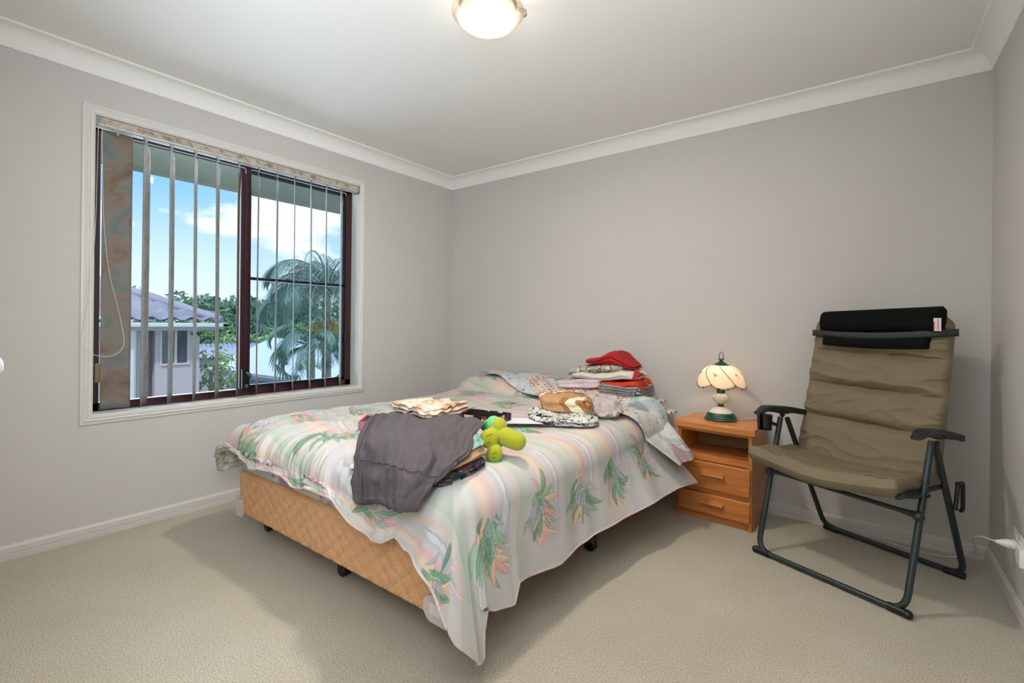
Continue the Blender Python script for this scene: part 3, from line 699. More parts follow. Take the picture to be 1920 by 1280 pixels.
# --- quilt -------------------------------------------------------
XL, XR, YF_, YH = .62, 2.01, -2.02, -.44
ZT = .583
def bump_pillows(x, y):
    e = lambda cx_, cy_, ax, ay, h: h * np.clip(1 - np.abs((x - cx_) / ax) ** 2.6, 0, 1) ** .5 * np.clip(1 - np.abs((y - cy_) / ay) ** 2.4, 0, 1) ** .5
    return np.maximum(e(.94, -.25, .50, .27, .098), e(1.66, -.25, .44, .27, .064))
def quilt_surface():
    na, nr, nl_, nb, nf = 330, 150, 50, 400, 90
    A_ = np.concatenate([-(1 - np.arange(nl_) / nl_), np.linspace(0, 1, na), 1 + (np.arange(1, nr + 1)) / nr])     # <0 left drape, 0..1 top, >1 right drape
    B_ = np.concatenate([-(1 - np.arange(nf) / nf), np.linspace(0, 1, nb)])
    a, b = np.meshgrid(A_, B_, indexing='ij')
    x = XL + (XR - XL) * np.clip(a, 0, 1); y = YF_ + (YH + .17 * (1 - ss(.75, 1.15, x)) - YF_) * np.clip(b, 0, 1)
    tr = np.clip(a - 1, 0, None); tl = np.clip(-a, 0, None); tf = np.clip(-b, 0, None)
    # top surface
    z = ZT + .010 * fbm(x * 2.2, y * 1.6, 3, 1) + .020 * ss(-.9, -.45, y) * (1 - ss(1.5, 2.0, x) * .6) + .010 * ss(-1.2, -2.0, y) * np.exp(-((x - .8) / .35) ** 2) + bump_pillows(x, y) * ss(-.56, -.40, y)
    Xp = x.copy(); Yp = y.copy(); Zp = z.copy()
    rr = .115
    def drop(t, top, ringdir, H, zt, ease=1.25):
        """from edge point top (x,y,z) along t 0..1: rounded quarter then straight to hem H."""
        k = .30
        ph = np.clip(t / k, 0, 1) * math.pi / 2; s = np.clip((t - k) / (1 - k), 0, 1)
        rx = top[0] + ringdir[0] * rr * np.sin(ph); ry = top[1] + ringdir[1] * rr * np.sin(ph); rz = zt - rr * (1 - np.cos(ph))
        return rx + (H[0] - rx) * s ** ease * (s > 0), ry + (H[1] - ry) * s ** ease, rz + (H[2] - rz) * s
    # right drape hem, from foot to head
    hy = np.array([-2.02, -1.96, -1.87, -1.84, -1.58, -1.33, -.95, -.64, -.44]); hx = np.array([2.178, 2.172, 2.165, 2.162, 2.162, 2.176, 2.226, 2.286, 2.345]); hz = np.array([.217, .181, .158, .216, .180, .210, .212, .236, .242]); hs = np.array([-2.04, -1.975, -1.884, -1.851, -1.595, -1.345, -.955, -.616, -.448])
    # foot hem, from left to right
    fx = np.array([.62, .71, .90, 1.03, 1.14, 1.24, 1.37, 1.515, 1.624, 1.762, 1.828, 1.885, 1.93]); fz = np.array([.49, .485, .425, .448, .453, .421, .438, .438, .385, .353, .363, .399, .370])
    mR = (tr > 0) & (tf == 0); mF = (tf > 0) & (tr == 0) & (tl == 0); mL = (tl > 0) & (tf == 0)
    H = (np.interp(y, hy, hx), np.interp(y, hy, hs), np.interp(y, hy, hz))
    r1 = drop(tr, (np.full_like(y, XR), y), (1, 0), H, z)
    H = (np.minimum(x, np.interp(x, [1.8, 2.01], [1.8, 1.95])), np.full_like(x, -2.155), np.interp(np.minimum(x, np.interp(x, [1.8, 2.01], [1.8, 1.95])), fx, fz))
    r2 = drop(tf, (x, np.full_like(x, YF_)), (0, -1), H, z)
    H = (np.full_like(y, .46), y, .335 + .03 * np.sin(y * 4))
    r3 = drop(tl, (np.full_like(y, XL), y), (-1, 0), H, z)
    for msk, r in ((mR, r1), (mF, r2), (mL, r3)):
        Xp[msk] = r[0][msk]; Yp[msk] = r[1][msk]; Zp[msk] = r[2][msk]
    # corners
    for sgn, tt, cx_, Hs in ((1, tr, XR, [(0, 1.95, -2.155, .370), (.16, 2.006, -2.165, .335), (.30, 2.058, -2.168, .295), (.44, 2.098, -2.16, .232), (.58, 2.155, -2.14, .148), (.70, 2.200, -2.09, .085), (.76, 2.190, -2.055, .070), (.86, 2.176, -2.05, .150), (1, 2.178, -2.035, .217)]),
                             (-1, tl, XL, [(0, .62, -2.155, .49), (.25, .54, -2.165, .47), (.5, .468, -2.14, .40), (.62, .462, -2.12, .335), (.8, .48, -2.09, .335), (1, .46, -2.02, .335)])):
        m_ = (tt > 0) & (tf > 0); mm = np.maximum(tt, tf); th = np.arctan2(tt, tf + 1e-9) / (math.pi / 2)
        Hk = np.array(Hs); H = [np.interp(th, Hk[:, 0], Hk[:, c]) for c in (1, 2, 3)]
        d = (np.sin(th * math.pi / 2) * sgn, -np.cos(th * math.pi / 2))
        r = drop(mm, (np.full_like(x, cx_), np.full_like(x, YF_)), d, H, z, 1.15)
        Xp[m_] = r[0][m_]; Yp[m_] = r[1][m_]; Zp[m_] = r[2][m_]
    P = np.stack([Xp, Yp, Zp], -1)
    # wrinkles along the normal
    du = np.gradient(P, axis=0); dv = np.gradient(P, axis=1); N = np.cross(du, dv); N /= np.linalg.norm(N, axis=-1, keepdims=True) + 1e-9
    q = np.where(a > 1, XR + tr * .50, np.where(a < 0, .62 - tl * .34, x)); p = np.where(b < 0, YF_ - tf * .30, y)
    foot = ss(-1.1, -1.9, p) * (1 - ss(1.35, 1.75, q)); top = (1 - np.clip(tr * 3, 0, 1)) * (1 - np.clip(tf * 1.2, 0, 1) * .4)
    w = q + .22 * (p + 2.0) + .05 * fbm(q * 3, p * 2, 2, 8)
    ridge = (1 - np.abs(fbm(w * 16, p * 2.0, 3, 4))) ** 3
    fold = (1 - np.abs(fbm(w * 6 + 3, p * 1.3, 2, 12))) ** 6
    disp = foot * top * (.020 * ridge + .024 * fold - .012) + top * .0035 * fbm(q * 7, p * 5, 3, 2) + .004 * top * (1 - np.abs(fbm(q * 4 + .8 * p, p * 7, 2, 14))) ** 5
    pleat = np.clip(tr * 1.4 - .15, 0, 1) * (tf == 0)
    disp = disp + pleat * (.016 * fbm(p * 7, tr * .8, 2, 6) + .008 * np.sin(p * 19 + 1.2 * fbm(p * 3, q, 2, 3)))
    disp = disp + tf * (1 - np.clip(tr * 2, 0, 1)) * (.014 * fbm(q * 9, p * 3, 3, 5))
    disp = disp + np.minimum(tr, tf) * .03 * np.sin(np.arctan2(tr, tf + 1e-6) * 9)
    return P + N * disp[..., None], q, p, a, b
QP, Qq, Qp, Qa, Qb = quilt_surface()

def paint_quilt(q, p):
    """Watercolour print: vertical washes of pink, lavender, green and peach with palm-leaf clumps.  q across the bed, p along it."""
    c = lambda r, g, b: np.array(S(r, g, b)[:3])
    base_ = c(197, 194, 190)
    col = np.ones(q.shape + (3,)) * base_
    def blend(mask, colr):
        col[...] = col * (1 - mask[..., None]) + colr * mask[..., None]
    wob = .05 * fbm(q * 2.2, p * 2.2, 3, 20)
    blend(.45 * ss(.0, .5, fbm(q * 1.7, p * 6, 3, 21)), c(236, 214, 198))
    blend(.40 * ss(.05, .5, fbm(q * 1.5, p * 7, 3, 22)), c(204, 204, 214))
    grain = (.72 + .35 * fbm(q * 40, p * 60, 3, 23)) * (.62 + .38 * ss(-.35, .20, fbm(q * 2.6, p * 3.4, 3, 27)))
    PER = .30
    rows = [(2.33, .02), (1.80, .13), (1.30, .04), (.86, .18), (.42, .09)]
    leaves = []
    rdm = random.Random(31)
    for (qc, off) in rows:
        for k in range(-1, 8):
            pc = -2.30 + off + k * PER
            pw = p + wob + .06 * (q - qc)
            ext = ss(qc + .10, qc + .02, q) * .9 * ss(qc - .50, qc - .38, q)
            fade = ss(qc - .50, qc - .25, q)
            up = qc - q
            # washes running up from the clump
            d = pw - (pc + .005 + .05 * up); blend(ext * np.exp(-(d / .018) ** 2) * .85 * np.clip(grain, 0, 1), c(228, 150, 158))
            d = pw - (pc - .03 + .04 * up); blend(ext * np.exp(-(d / .020) ** 2) * .65, c(234, 196, 166))
            d = pw - (pc + .062 + .08 * up); blend(ext * fade * ss(.034, .016, np.abs(d)) * .85 * np.clip(grain + .25, 0, 1), c(176, 178, 194))
            # torn white patch with dark rim
            jag = .010 * fbm(q * 30, q * 0 + pc * 9, 3, 24)
            e = np.abs(d - .004) - (.012 + jag); win_ = ss(qc - .34, qc - .29, q) * ss(qc - .08, qc - .13, q)
            blend(win_ * ss(.005, .0, e) * .55, c(222, 220, 214)); blend(win_ * ss(.0045, .001, np.abs(e + .0)) * (d > 0) * .5, c(112, 112, 118))
            d = pw - (pc + .105 + .09 * up); blend(ext * np.exp(-(d / .007) ** 2) * .65 * np.clip(grain + .1, 0, 1), c(226, 184, 140))
            d = pw - (pc + .130 + .10 * up); m_ = ss(0.0, .004, d) * np.exp(-np.clip(d, 0, 1) / .022); blend(ext * m_ * .95 * np.clip(grain + .1, 0, 1), c(132, 184, 136))
            # blush behind the leaves
            rr_ = np.hypot((q - qc + .04) / .11, (p - pc) / .06); blend(ss(1.1, .5, rr_ + .3 * fbm(q * 14, p * 14, 2, 25)) * .55, c(236, 152, 160))
            # stems
            for (s0, s1, wd) in (((.00, .01), (.04, .10), .004), ((-.02, .03), (-.035, .115), .0035), ((-.05, .0), (.02, .03), .003)):
                ax, ay = s0; bx, by = s1; px_, py_ = q - qc - ax, p - pc - ay; dx, dy = bx - ax, by - ay; L2 = dx * dx + dy * dy
                t = np.clip((px_ * dx + py_ * dy) / L2, 0, 1); dist = np.hypot(px_ - t * dx, py_ - t * dy)
                blend(ss(wd + .002, wd, dist) * .85, c(234, 204, 170)); blend(ss(.0015, .0005, np.abs(dist - wd - .001)) * .35, c(140, 130, 120))
            for l in range(44):
                side_ = rdm.uniform(-1, 1); a0 = side_ * .75 + rdm.gauss(0, .25) if rdm.random() < .82 else rdm.uniform(-2.8, 2.8); L = rdm.uniform(.060, .125); wd = L * rdm.uniform(.09, .155)
                oq = qc - .13 + rdm.uniform(-.05, .13); op = pc + side_ * .024 + rdm.uniform(-.020, .020)
                leaves.append((oq, op, a0, L, wd, rdm.choice([(118, 160, 128), (132, 172, 140), (152, 186, 154), (104, 144, 118), (166, 170, 178), (176, 178, 188), (124, 164, 134), (222, 166, 158), (222, 190, 164)])))
    for (oq, op, a0, L, wd, cc) in leaves:
        sel = (np.abs(q - oq) < L * 1.1) & (np.abs(p - op) < L * 1.1)
        if not sel.any(): continue
        i0, i1 = np.where(sel.any(1))[0][[0, -1]]; j0, j1 = np.where(sel.any(0))[0][[0, -1]]
        sl = (slice(i0, i1 + 1), slice(j0, j1 + 1))
        dx, dy = q[sl] - oq, p[sl] - op; t = (dx * math.cos(a0) + dy * math.sin(a0)) / L; s = -dx * math.sin(a0) + dy * math.cos(a0) + .012 * np.sin(t * 3)
        hw = wd * np.sin(np.pi * np.clip(t, 0, 1)) ** .8 * (t > 0) * (t < 1)
        e = np.abs(s) - hw; ok = (hw > 0)
        m_ = (ss(.002, -.001, e) * ok)[..., None] * .92
        shade = (.92 + .16 * (s > 0))[..., None]
        col[sl] = col[sl] * (1 - m_) + c(*cc) * shade * m_
        mo = (ss(.0030, .0006, np.abs(e)) * ok)[..., None] * .32; col[sl] = col[sl] * (1 - mo) + c(78, 92, 88) * mo
        mv_ = (ss(.0016, .0004, np.abs(s)) * ok)[..., None] * .35; col[sl] = col[sl] * (1 - mv_) + c(210, 220, 206) * mv_
    return col
def attr_mat(name, rough=.85, bump=(380, .0006)):
    def b(t, v):
        n = nn(t, 'ShaderNodeVertexColor'); n.layer_name = 'print'; return n.outputs['Color']
    return pattern(name, b, rough, bump)
M_quilt = attr_mat('palm_print_cotton')
def painted(o, cols):
    at = o.data.color_attributes.new('print', 'FLOAT_COLOR', 'POINT')
    c = np.ones((len(o.data.vertices), 4), np.float32); c[:, :3] = cols.reshape(-1, 3); at.data.foreach_set('color', c.ravel())
mbq = MB(); mbq.grid(QP)
quilt = obj('quilt', mbq, M_quilt, None, smooth=180, fixn=False)
painted(quilt, paint_quilt(Qq, Qp))
md = quilt.modifiers.new('loft', 'SOLIDIFY'); md.thickness = .012; md.offset = -1
setp(quilt, 'pastel palm print quilt spread over the bed and hanging down its sides', 'quilt')
# piped hem round the hanging edges
hem = [tuple(QP[i, 0]) for i in range(0, QP.shape[0], 4)]
hem2 = [tuple(QP[-1, j]) for j in range(0, QP.shape[1], 4)]
obj('hem', MB().tube(hem, .0045, 7).tube(hem2, .0035, 7), mat('hem_cotton', S(222, 206, 200), .85, var=(9., S(200, 168, 164), .15)), quilt, smooth=180)

# --- top sheet folded back over the quilt ------------------------
def sheet_surface():
    na, nr = 130, 60; nb = 50
    A_ = np.concatenate([np.linspace(0, 1, na), 1 + np.arange(1, nr + 1) / nr]); B_ = np.linspace(0, 1, nb)
    a, b = np.meshgrid(A_, B_, indexing='ij'); x = .60 + (2.01 - .60) * np.clip(a, 0, 1); tr = np.clip(a - 1, 0, None)
    yf = np.interp(x, [.60, .8, 1.1, 1.4, 1.75, 2.01], [-.29, -.37, -.48, -.60, -.70, -.74]) + .01 * fbm(x * 6, x * 0, 2, 41); yb = -.16 + 0 * x - .20 * ss(1.2, 1.9, x)
    y = yf + (yb - yf) * b
    z = ZT + .030 + .020 * ss(-.9, -.45, y) * (1 - ss(1.5, 2., x) * .6) + bump_pillows(x, y) * ss(-.52, -.40, y) + .007 * fbm(x * 9, y * 9, 3, 42) - .010 * ss(.68, .60, x)
    X_, Y_, Z_ = x, y, z
    k = .34; rr = .128; ph = np.clip(tr / k, 0, 1) * math.pi / 2; s = np.clip((tr - k) / (1 - k), 0, 1)
    rx = x + rr * np.sin(ph); rz = z - rr * (1 - np.cos(ph))
    Hx = 2.290 + .03 * b; Hy = -.65 + .20 * b; Hz = .365 + .01 * b
    X_ = np.where(tr > 0, rx + (Hx - rx) * s, X_); Y_ = np.where(tr > 0, y + (Hy - y) * np.clip(tr, 0, 1) ** 1.2, Y_); Z_ = np.where(tr > 0, rz + (Hz - rz) * s, Z_)
    X_ = X_ + np.clip(tr, 0, 1) * (.008 * np.sin(b * 9 + tr * 2)) + .012 * np.clip(tr * 2, 0, 1)
    return np.stack([X_, Y_, Z_], -1)
mbs = MB(); mbs.grid(sheet_surface())
sheet = obj('flat_sheet', mbs, M_patch, None, smooth=180); sheet.modifiers.new('t', 'SOLIDIFY').thickness = .003
setp(sheet, 'blue grey and mauve patchwork sheet folded back over the quilt at the bed head', 'sheet')

def pillow(quad, z0, h, lab, seed, frill=None):
    o = cloth_slab('pillow', M_patch2, quad, z0, h, layers=0, seed=seed, amp=.006, side=.002, pw=3.2, n=32)
    setp(o, lab, 'pillow')
    if frill:
        (p0, p1, z) = frill; n = 60; Pf = np.zeros((n, 5, 3))
        for i in range(n):
            t = i / (n - 1)
            for j in range(5):
                s = j / 4; Pf[i, j] = (lerp(p0[0], p1[0], t) + .042 * s, lerp(p0[1], p1[1], t), z + (.008 * math.sin(t * 30) + .005 * math.sin(t * 57)) * s - .014 * s)
        mf = MB(); mf.grid(Pf); f = obj('frill', mf, M_patch2, o, smooth=180); f.modifiers.new('t', 'SOLIDIFY').thickness = .002
    return o
pillow([(.62, -.44), (1.26, -.44), (1.28, -.06), (.64, -.06)], .556, .128, 'plump patchwork pillow at the window side of the bed head', 1)
pillow([(1.34, -.44), (2.05, -.44), (2.07, -.07), (1.34, -.07)], .554, .040, 'flat patchwork pillow lying under another pillow beside the bedside table', 2, ((2.045, -.40), (2.065, -.10), .565))
pillow([(1.32, -.44), (1.99, -.44), (2.01, -.07), (1.32, -.07)], .590, .062, 'upper patchwork pillow with frilled end beneath the pile of red clothes', 3, ((1.975, -.40), (2.00, -.10), .625))

# ---------------------------------------------------------------- clothes by the bed head
def two(name, c1, c2, sc, thr=(.48, .52), kind='noise', scale=(1, 1, 1), rot=(0, 0, 0), det=3., dist=0.):
    def b(t, v):
        vv = mapped(t, v, scale, rot)
        if kind == 'noise': n = nn(t, 'ShaderNodeTexNoise', i_Scale=sc, i_Detail=det, i_Distortion=dist); o_ = n.outputs['Fac']
        elif kind == 'wave': n = nn(t, 'ShaderNodeTexWave', i_Scale=sc, i_Distortion=dist, i_Detail=2.); o_ = n.outputs['Fac']
        elif kind == 'voronoi': n = nn(t, 'ShaderNodeTexVoronoi', i_Scale=sc, feature='DISTANCE_TO_EDGE'); o_ = n.outputs['Distance']
        t.links.new(vv, n.inputs['Vector']); r = ramp(t, [(thr[0], c1), (thr[1], c2)]); t.links.new(o_, r.inputs[0]); return r.outputs[0]
    return pattern(name, b, .85)
M_herr = two('herringbone_cotton', S(40, 44, 48), S(196, 196, 192), 46., (.40, .55), 'wave', (1, 1, 1.6), (.5, .3, .7), dist=5.)
M_orange = mat('orange_red_cotton', S(214, 62, 36), .8, bump=(60, .002), var=(9., S(196, 50, 32), .3))
M_red = mat('deep_red_cotton', S(182, 24, 30), .75, bump=(50, .002), var=(9., S(158, 16, 24), .3))
M_creamc = mat('cream_cotton', S(222, 214, 204), .85, bump=(40, .003), var=(8., S(212, 202, 194), .3))
M_pinkw = mat('pinkish_white_cotton', S(222, 210, 212), .85, bump=(40, .003), var=(7., S(206, 186, 194), .2))
def tribal(t, v):
    w = nn(t, 'ShaderNodeTexWave', i_Scale=38., i_Distortion=1.2, i_Detail=1.); t.links.new(mapped(t, v, (1, .3, .8), (0, .4, .2)), w.inputs['Vector'])
    r = ramp(t, [(.22, S(74, 70, 68)), (.34, S(206, 202, 190))]); t.links.new(w.outputs['Fac'], r.inputs[0])
    ck = nn(t, 'ShaderNodeTexVoronoi', i_Scale=24., feature='DISTANCE_TO_EDGE', ); ck.inputs['Randomness'].default_value = .1; t.links.new(mapped(t, v, (1, 1, 1.3), (0, R(45), .2)), ck.inputs['Vector'])
    r2 = ramp(t, [(.06, S(84, 80, 78)), (.11, S(208, 204, 192))]); t.links.new(ck.outputs['Distance'], r2.inputs[0])
    n = nn(t, 'ShaderNodeTexWave', i_Scale=4.5); t.links.new(mapped(t, v, (1, .2, .2)), n.inputs['Vector']); r3 = ramp(t, [(.45, (0, 0, 0, 1)), (.5, (1, 1, 1, 1))], 'CONSTANT'); t.links.new(n.outputs['Fac'], r3.inputs[0])
    return mixc(t, r3.outputs[0], r.outputs[0], r2.outputs[0])
M_tribal = pattern('line_print_cotton', tribal, .85)
GP = 'folded clothes piled on the pillow'
o = cloth_slab('folded_garment', M_herr, [(1.70, -.445), (1.985, -.43), (1.98, -.12), (1.68, -.12)], [.652, .650, .652, .654], .074, 5, 51, .006, .008, 5.)
setp(o, 'black and white herringbone garment folded at the bottom of the red pile', 'clothing', GP)
o = cloth_slab('folded_shirt', M_orange, [(1.45, -.43), (1.99, -.42), (1.97, -.13), (1.42, -.12)], [.640, .718, .716, .645], [.062, .036, .042, .055], 2, 52, .008, .008, 5.,
               fn=lambda P, u, v, w: P + np.stack([0 * u, 0 * u, -.045 * ss(.93, 1.02, u) * (1 - .5 * w) - .02 * ss(.35, .55, u) * (1 - ss(.55, .8, u)) * (1 - w)], 1))
setp(o, 'orange red and white shirt folded over the herringbone garment', 'clothing', GP)
cloth_slab('white_panel', M_pinkw, [(1.395, -.452), (1.735, -.452), (1.72, -.14), (1.40, -.14)], [.668, .690, .690, .668], [.048, .058, .058, .05], 1, 53, .008, .006, 5., parent=o, label='pinkish white front panel')
o = cloth_slab('folded_garment', M_creamc, [(1.49, -.43), (1.955, -.425), (1.94, -.13), (1.47, -.12)], [.732, .752, .756, .736], [.038, .058, .056, .044], 2, 54, .007, .006, 4.,
               fn=lambda P, u, v, w: P + np.stack([0 * u, 0 * u, -.012 * ss(.8, 1, u) + .006 * np.sin(u * 9)], 1))
setp(o, 'cream garment with red tip folded below the line print garment', 'clothing', GP)
cf = MB(); cf.add([(1.935, -.41, .765), (1.998, -.40, .802), (1.94, -.38, .822), (1.925, -.30, .79), (1.99, -.34, .79)], [(0, 1, 2), (2, 1, 4, 3), (0, 3, 4, 1)])
c_ = obj('red_cuff', cf, M_red, o, smooth=0); c_.modifiers.new('t', 'SOLIDIFY').thickness = .006
o = cloth_slab('folded_tunic', M_tribal, [(1.455, -.42), (1.86, -.41), (1.86, -.13), (1.43, -.13)], [.775, .800, .800, .780], [.050, .052, .05, .048], 2, 55, .006, .006, 3.6,
               fn=lambda P, u, v, w: P + np.stack([0 * u, 0 * u, -.040 * (1 - u) ** 3], 1))
setp(o, 'cream folded top with black line print beneath the deep red one', 'clothing', GP)
o = cloth_slab('folded_garment', M_red, [(1.60, -.42), (1.92, -.40), (1.90, -.14), (1.58, -.14)], [.836, .842, .842, .838], [.034, .034, .034, .03], 3, 56, .004, .006, 5.,
               fn=lambda P, u, v, w: P + np.stack([0 * u, 0 * u, w * .050 * np.exp(-((u - .58) / .20) ** 2) - .030 * ss(.72, 1, u)], 1))
setp(o, 'deep red folded garment on top of the pile at the bed head', 'clothing', GP)

M_crump = mat('pale_pink_grey_cotton', S(196, 184, 180), .85, bump=(30, .004), var=(6., S(184, 170, 168), .3))
o = cloth_slab('crumpled_shirt', M_crump, [(1.80, -.93), (2.06, -.82), (1.90, -.52), (1.62, -.60)], [.590, .592, .595, .610], .060, 2, 57, .034, .014, 3.6, n=52, wr=13)
setp(o, 'pale pink grey shirt lying crumpled beside the brown wave print garment', 'clothing')
M_bw = two('black_white_print', S(36, 40, 50), S(206, 206, 202), 17., (.42, .47), 'noise', (1, 1, 1.8), (.2, .4, .5), 4., 3.)
o = cloth_slab('folded_garment', M_bw, [(1.775, -1.235), (2.055, -1.055), (1.86, -.80), (1.585, -1.0)], [.588, .582, .594, .596], [.050, .046, .055, .055], 3, 58, .008, .009, 4.)
setp(o, 'black and white print garment folded under the brown wave print one', 'clothing')
def retro(t, v):
    w = nn(t, 'ShaderNodeTexWave', i_Scale=2.3, i_Distortion=3.2, i_Detail=0.); w.inputs['Detail Scale'].default_value = 1.; w.inputs['Phase Offset'].default_value = 1.2
    t.links.new(mapped(t, v, (1.1, 1.0, 1.8), (0.2, .5, R(28))), w.inputs['Vector'])
    r = ramp(t, [(0, S(184, 142, 102)), (.40, S(188, 146, 106)), (.52, S(90, 58, 48)), (.56, S(168, 118, 84)), (.68, S(90, 58, 48)), (.71, S(172, 116, 56)), (.84, S(86, 54, 44)), (.87, S(224, 212, 186))], 'CONSTANT'); t.links.new(w.outputs['Fac'], r.inputs[0]); return r.outputs[0]
M_retro = pattern('brown_wave_print', retro, .8)
o = cloth_slab('folded_garment', M_retro, [(1.725, -1.115), (1.985, -.985), (1.83, -.76), (1.60, -.90)], [.634, .628, .638, .642], [.082, .070, .072, .086], 1, 59, .010, .006, 4., n=36)
setp(o, 'brown garment with retro wave print folded on the black and white one', 'clothing')

# ---------------------------------------------------------------- pile at the foot
def camo(t, v):
    n = nn(t, 'ShaderNodeTexNoise', i_Scale=20., i_Detail=3., i_Distortion=1.5); t.links.new(mapped(t, v, (1, 1, 2.4)), n.inputs['Vector'])
    r = ramp(t, [(0, S(34, 50, 52)), (.42, S(58, 66, 78)), (.48, S(96, 100, 110)), (.53, S(36, 62, 60)), (.60, S(168, 66, 76)), (.63, S(76, 84, 92)), (.68, S(150, 150, 128))], 'CONSTANT'); t.links.new(n.outputs['Fac'], r.inputs[0]); return r.outputs[0]
M_camo = pattern('dark_mixed_print', camo, .85)
M_tan = mat('tan_cotton', S(190, 150, 112), .85, bump=(30, .003), var=(9., S(178, 136, 100), .3))
M_mint = mat('mint_cotton', S(140, 172, 158), .85, bump=(30, .004), var=(9., S(122, 156, 144), .3))
M_char = mat('charcoal_brown_cotton', S(88, 80, 83), .85, bump=(24, .004), var=(5., S(78, 71, 75), .3))
GF = 'folded clothes stacked at the foot of the bed'
o = cloth_slab('folded_garment', M_camo, [(1.60, -2.06), (2.045, -2.115), (2.02, -1.83), (1.47, -1.75)], [.565, .555, .582, .588], [.045, .055, .042, .040], 3, 61, .006, .009, 5.)
setp(o, 'dark green grey and red print garment lowest in the pile under the trousers', 'clothing', GF)
o = cloth_slab('folded_garment', M_tan, [(1.60, -2.05), (2.045, -2.115), (2.03, -1.83), (1.47, -1.75)], [.606, .606, .622, .624], [.030, .040, .042, .030], 2, 62, .006, .008, 4.5)
setp(o, 'tan cotton garment folded between the dark print and the mint garment', 'clothing', GF)
o = cloth_slab('folded_garment', M_mint, [(1.61, -2.02), (2.025, -2.075), (2.02, -1.835), (1.48, -1.77)], [.632, .636, .660, .650], [.030, .030, .034, .034], 2, 63, .008, .009, 4.)
setp(o, 'mint green garment folded under the charcoal trousers', 'clothing', GF)
# charcoal trousers draped over the pile
TR = np.array([[(1.415, -1.82, .640), (1.470, -1.72, .645), (1.630, -1.69, .650), (1.850, -1.725, .655)],
      [(1.432, -1.880, .690), (1.475, -1.80, .708), (1.628, -1.76, .722), (1.845, -1.80, .716)],
      [(1.505, -2.0, .687), (1.644, -1.98, .712), (1.787, -1.96, .714), (1.934, -1.93, .701)],
      [(1.590, -2.10, .645), (1.779, -2.11, .673), (1.923, -2.105, .684), (2.012, -2.04, .674)],
      [(1.654, -2.150, .559), (1.856, -2.185, .603), (1.991, -2.195, .623), (2.049, -2.13, .622)],
      [(1.680, -2.168, .494), (1.870, -2.205, .538), (1.985, -2.222, .554), (2.049, -2.175, .580)],
      [(1.711, -2.180, .468), (1.903, -2.222, .526), (1.996, -2.235, .529), (2.024, -2.185, .522)]])
def cr_interp(C, n):
    m_ = C.shape[0]; out = []
    for k in range(n):
        f = k / (n - 1) * (m_ - 1); i = min(int(f), m_ - 2); t = f - i
        p0, p1, p2, p3 = C[max(i - 1, 0)], C[i], C[i + 1], C[min(i + 2, m_ - 1)]
        out.append(.5 * ((2 * p1) + (p2 - p0) * t + (2 * p0 - 5 * p1 + 4 * p2 - p3) * t * t + (3 * p1 - p0 - 3 * p2 + p3) * t ** 3))
    return np.array(out)
def patch_surface(C, nu, nv, amp=.006, seed=0, fr=(5, 5)):
    G = cr_interp(C, nu); G = np.swapaxes(cr_interp(np.swapaxes(G, 0, 1), nv), 0, 1)
    du = np.gradient(G, axis=0); dv = np.gradient(G, axis=1); N = np.cross(du, dv); N /= np.linalg.norm(N, axis=-1, keepdims=True) + 1e-9
    if N[..., 2].mean() < 0: N = -N
    s, t = np.meshgrid(np.linspace(0, 1, nu), np.linspace(0, 1, nv), indexing='ij')
    d = amp * ((1 - np.abs(fbm(t * fr[1] + .6 * s, s * fr[0] * .6, 3, seed))) ** 3 * 1.6 - .5) + amp * .5 * fbm(t * 11, s * 9, 3, seed + 3)
    d = d * np.clip(np.minimum(s, 1 - s) * 8, .15, 1)
    return G + N * d[..., None], N
tg, tn = patch_surface(TR, 100, 80, .014, 71, (4, 5))
mbt = MB(); mbt.grid(tg)
trou = obj('trousers', mbt, M_char, None, smooth=180, fixn=False); md = trou.modifiers.new('t', 'SOLIDIFY'); md.thickness = .010; md.offset = -1
setp(trou, 'charcoal brown trousers draped over the pile and the foot of the bed', 'trousers')
# second leg folded beneath, its edge showing on the right
LG = np.array([[(1.823, -1.83, .715), (1.892, -1.80, .735), (1.939, -1.77, .712)], [(1.915, -1.94, .695), (1.945, -1.90, .709), (1.962, -1.85, .695)], [(2.00, -2.05, .668), (2.034, -2.02, .672), (2.038, -1.97, .658)],
      [(2.030, -2.115, .628), (2.054, -2.10, .641), (2.060, -2.075, .640)], [(2.032, -2.14, .592), (2.050, -2.135, .602), (2.056, -2.11, .612)]])
lg, _ = patch_surface(LG, 50, 36, .007, 75, (4, 3))
mbt = MB(); mbt.grid(lg); lo = obj('folded_leg', mbt, M_char, trou, smooth=180, fixn=False); lo.modifiers.new('t', 'SOLIDIFY').thickness = .006
# stitched seams and hem band
i_h = 94
seam = MB().tube([tuple(tg[i_h, j] + tn[i_h, j] * .003) for j in range(0, 80, 2)], .0016, 6)
seam.tube([tuple(tg[i, 9] + tn[i, 9] * .004) for i in range(16, 90, 2)], .0022, 6).tube([tuple(tg[i, 13] + tn[i, 13] * .003) for i in range(16, 54, 2)], .0014, 6)
kn = [tuple(tg[int(58 + 9 * j / 79), j] + tn[int(58 + 9 * j / 79), j] * .003) for j in range(9, 80, 2)]; seam.tube(kn, .002, 6)
obj('seam', seam, M_char, trou, smooth=180)
def pastel(t, v):
    n = nn(t, 'ShaderNodeTexNoise', i_Scale=9., i_Detail=3., i_Distortion=.8); t.links.new(mapped(t, v, (1, 1, 3)), n.inputs['Vector'])
    r = ramp(t, [(.32, S(182, 190, 168)), (.46, S(204, 198, 184)), (.52, S(206, 172, 154)), (.58, S(198, 146, 104)), (.62, S(120, 126, 110)), (.66, S(208, 192, 174))]); t.links.new(n.outputs['Fac'], r.inputs[0]); return r.outputs[0]
M_past = pattern('pastel_print_cotton', pastel, .85)
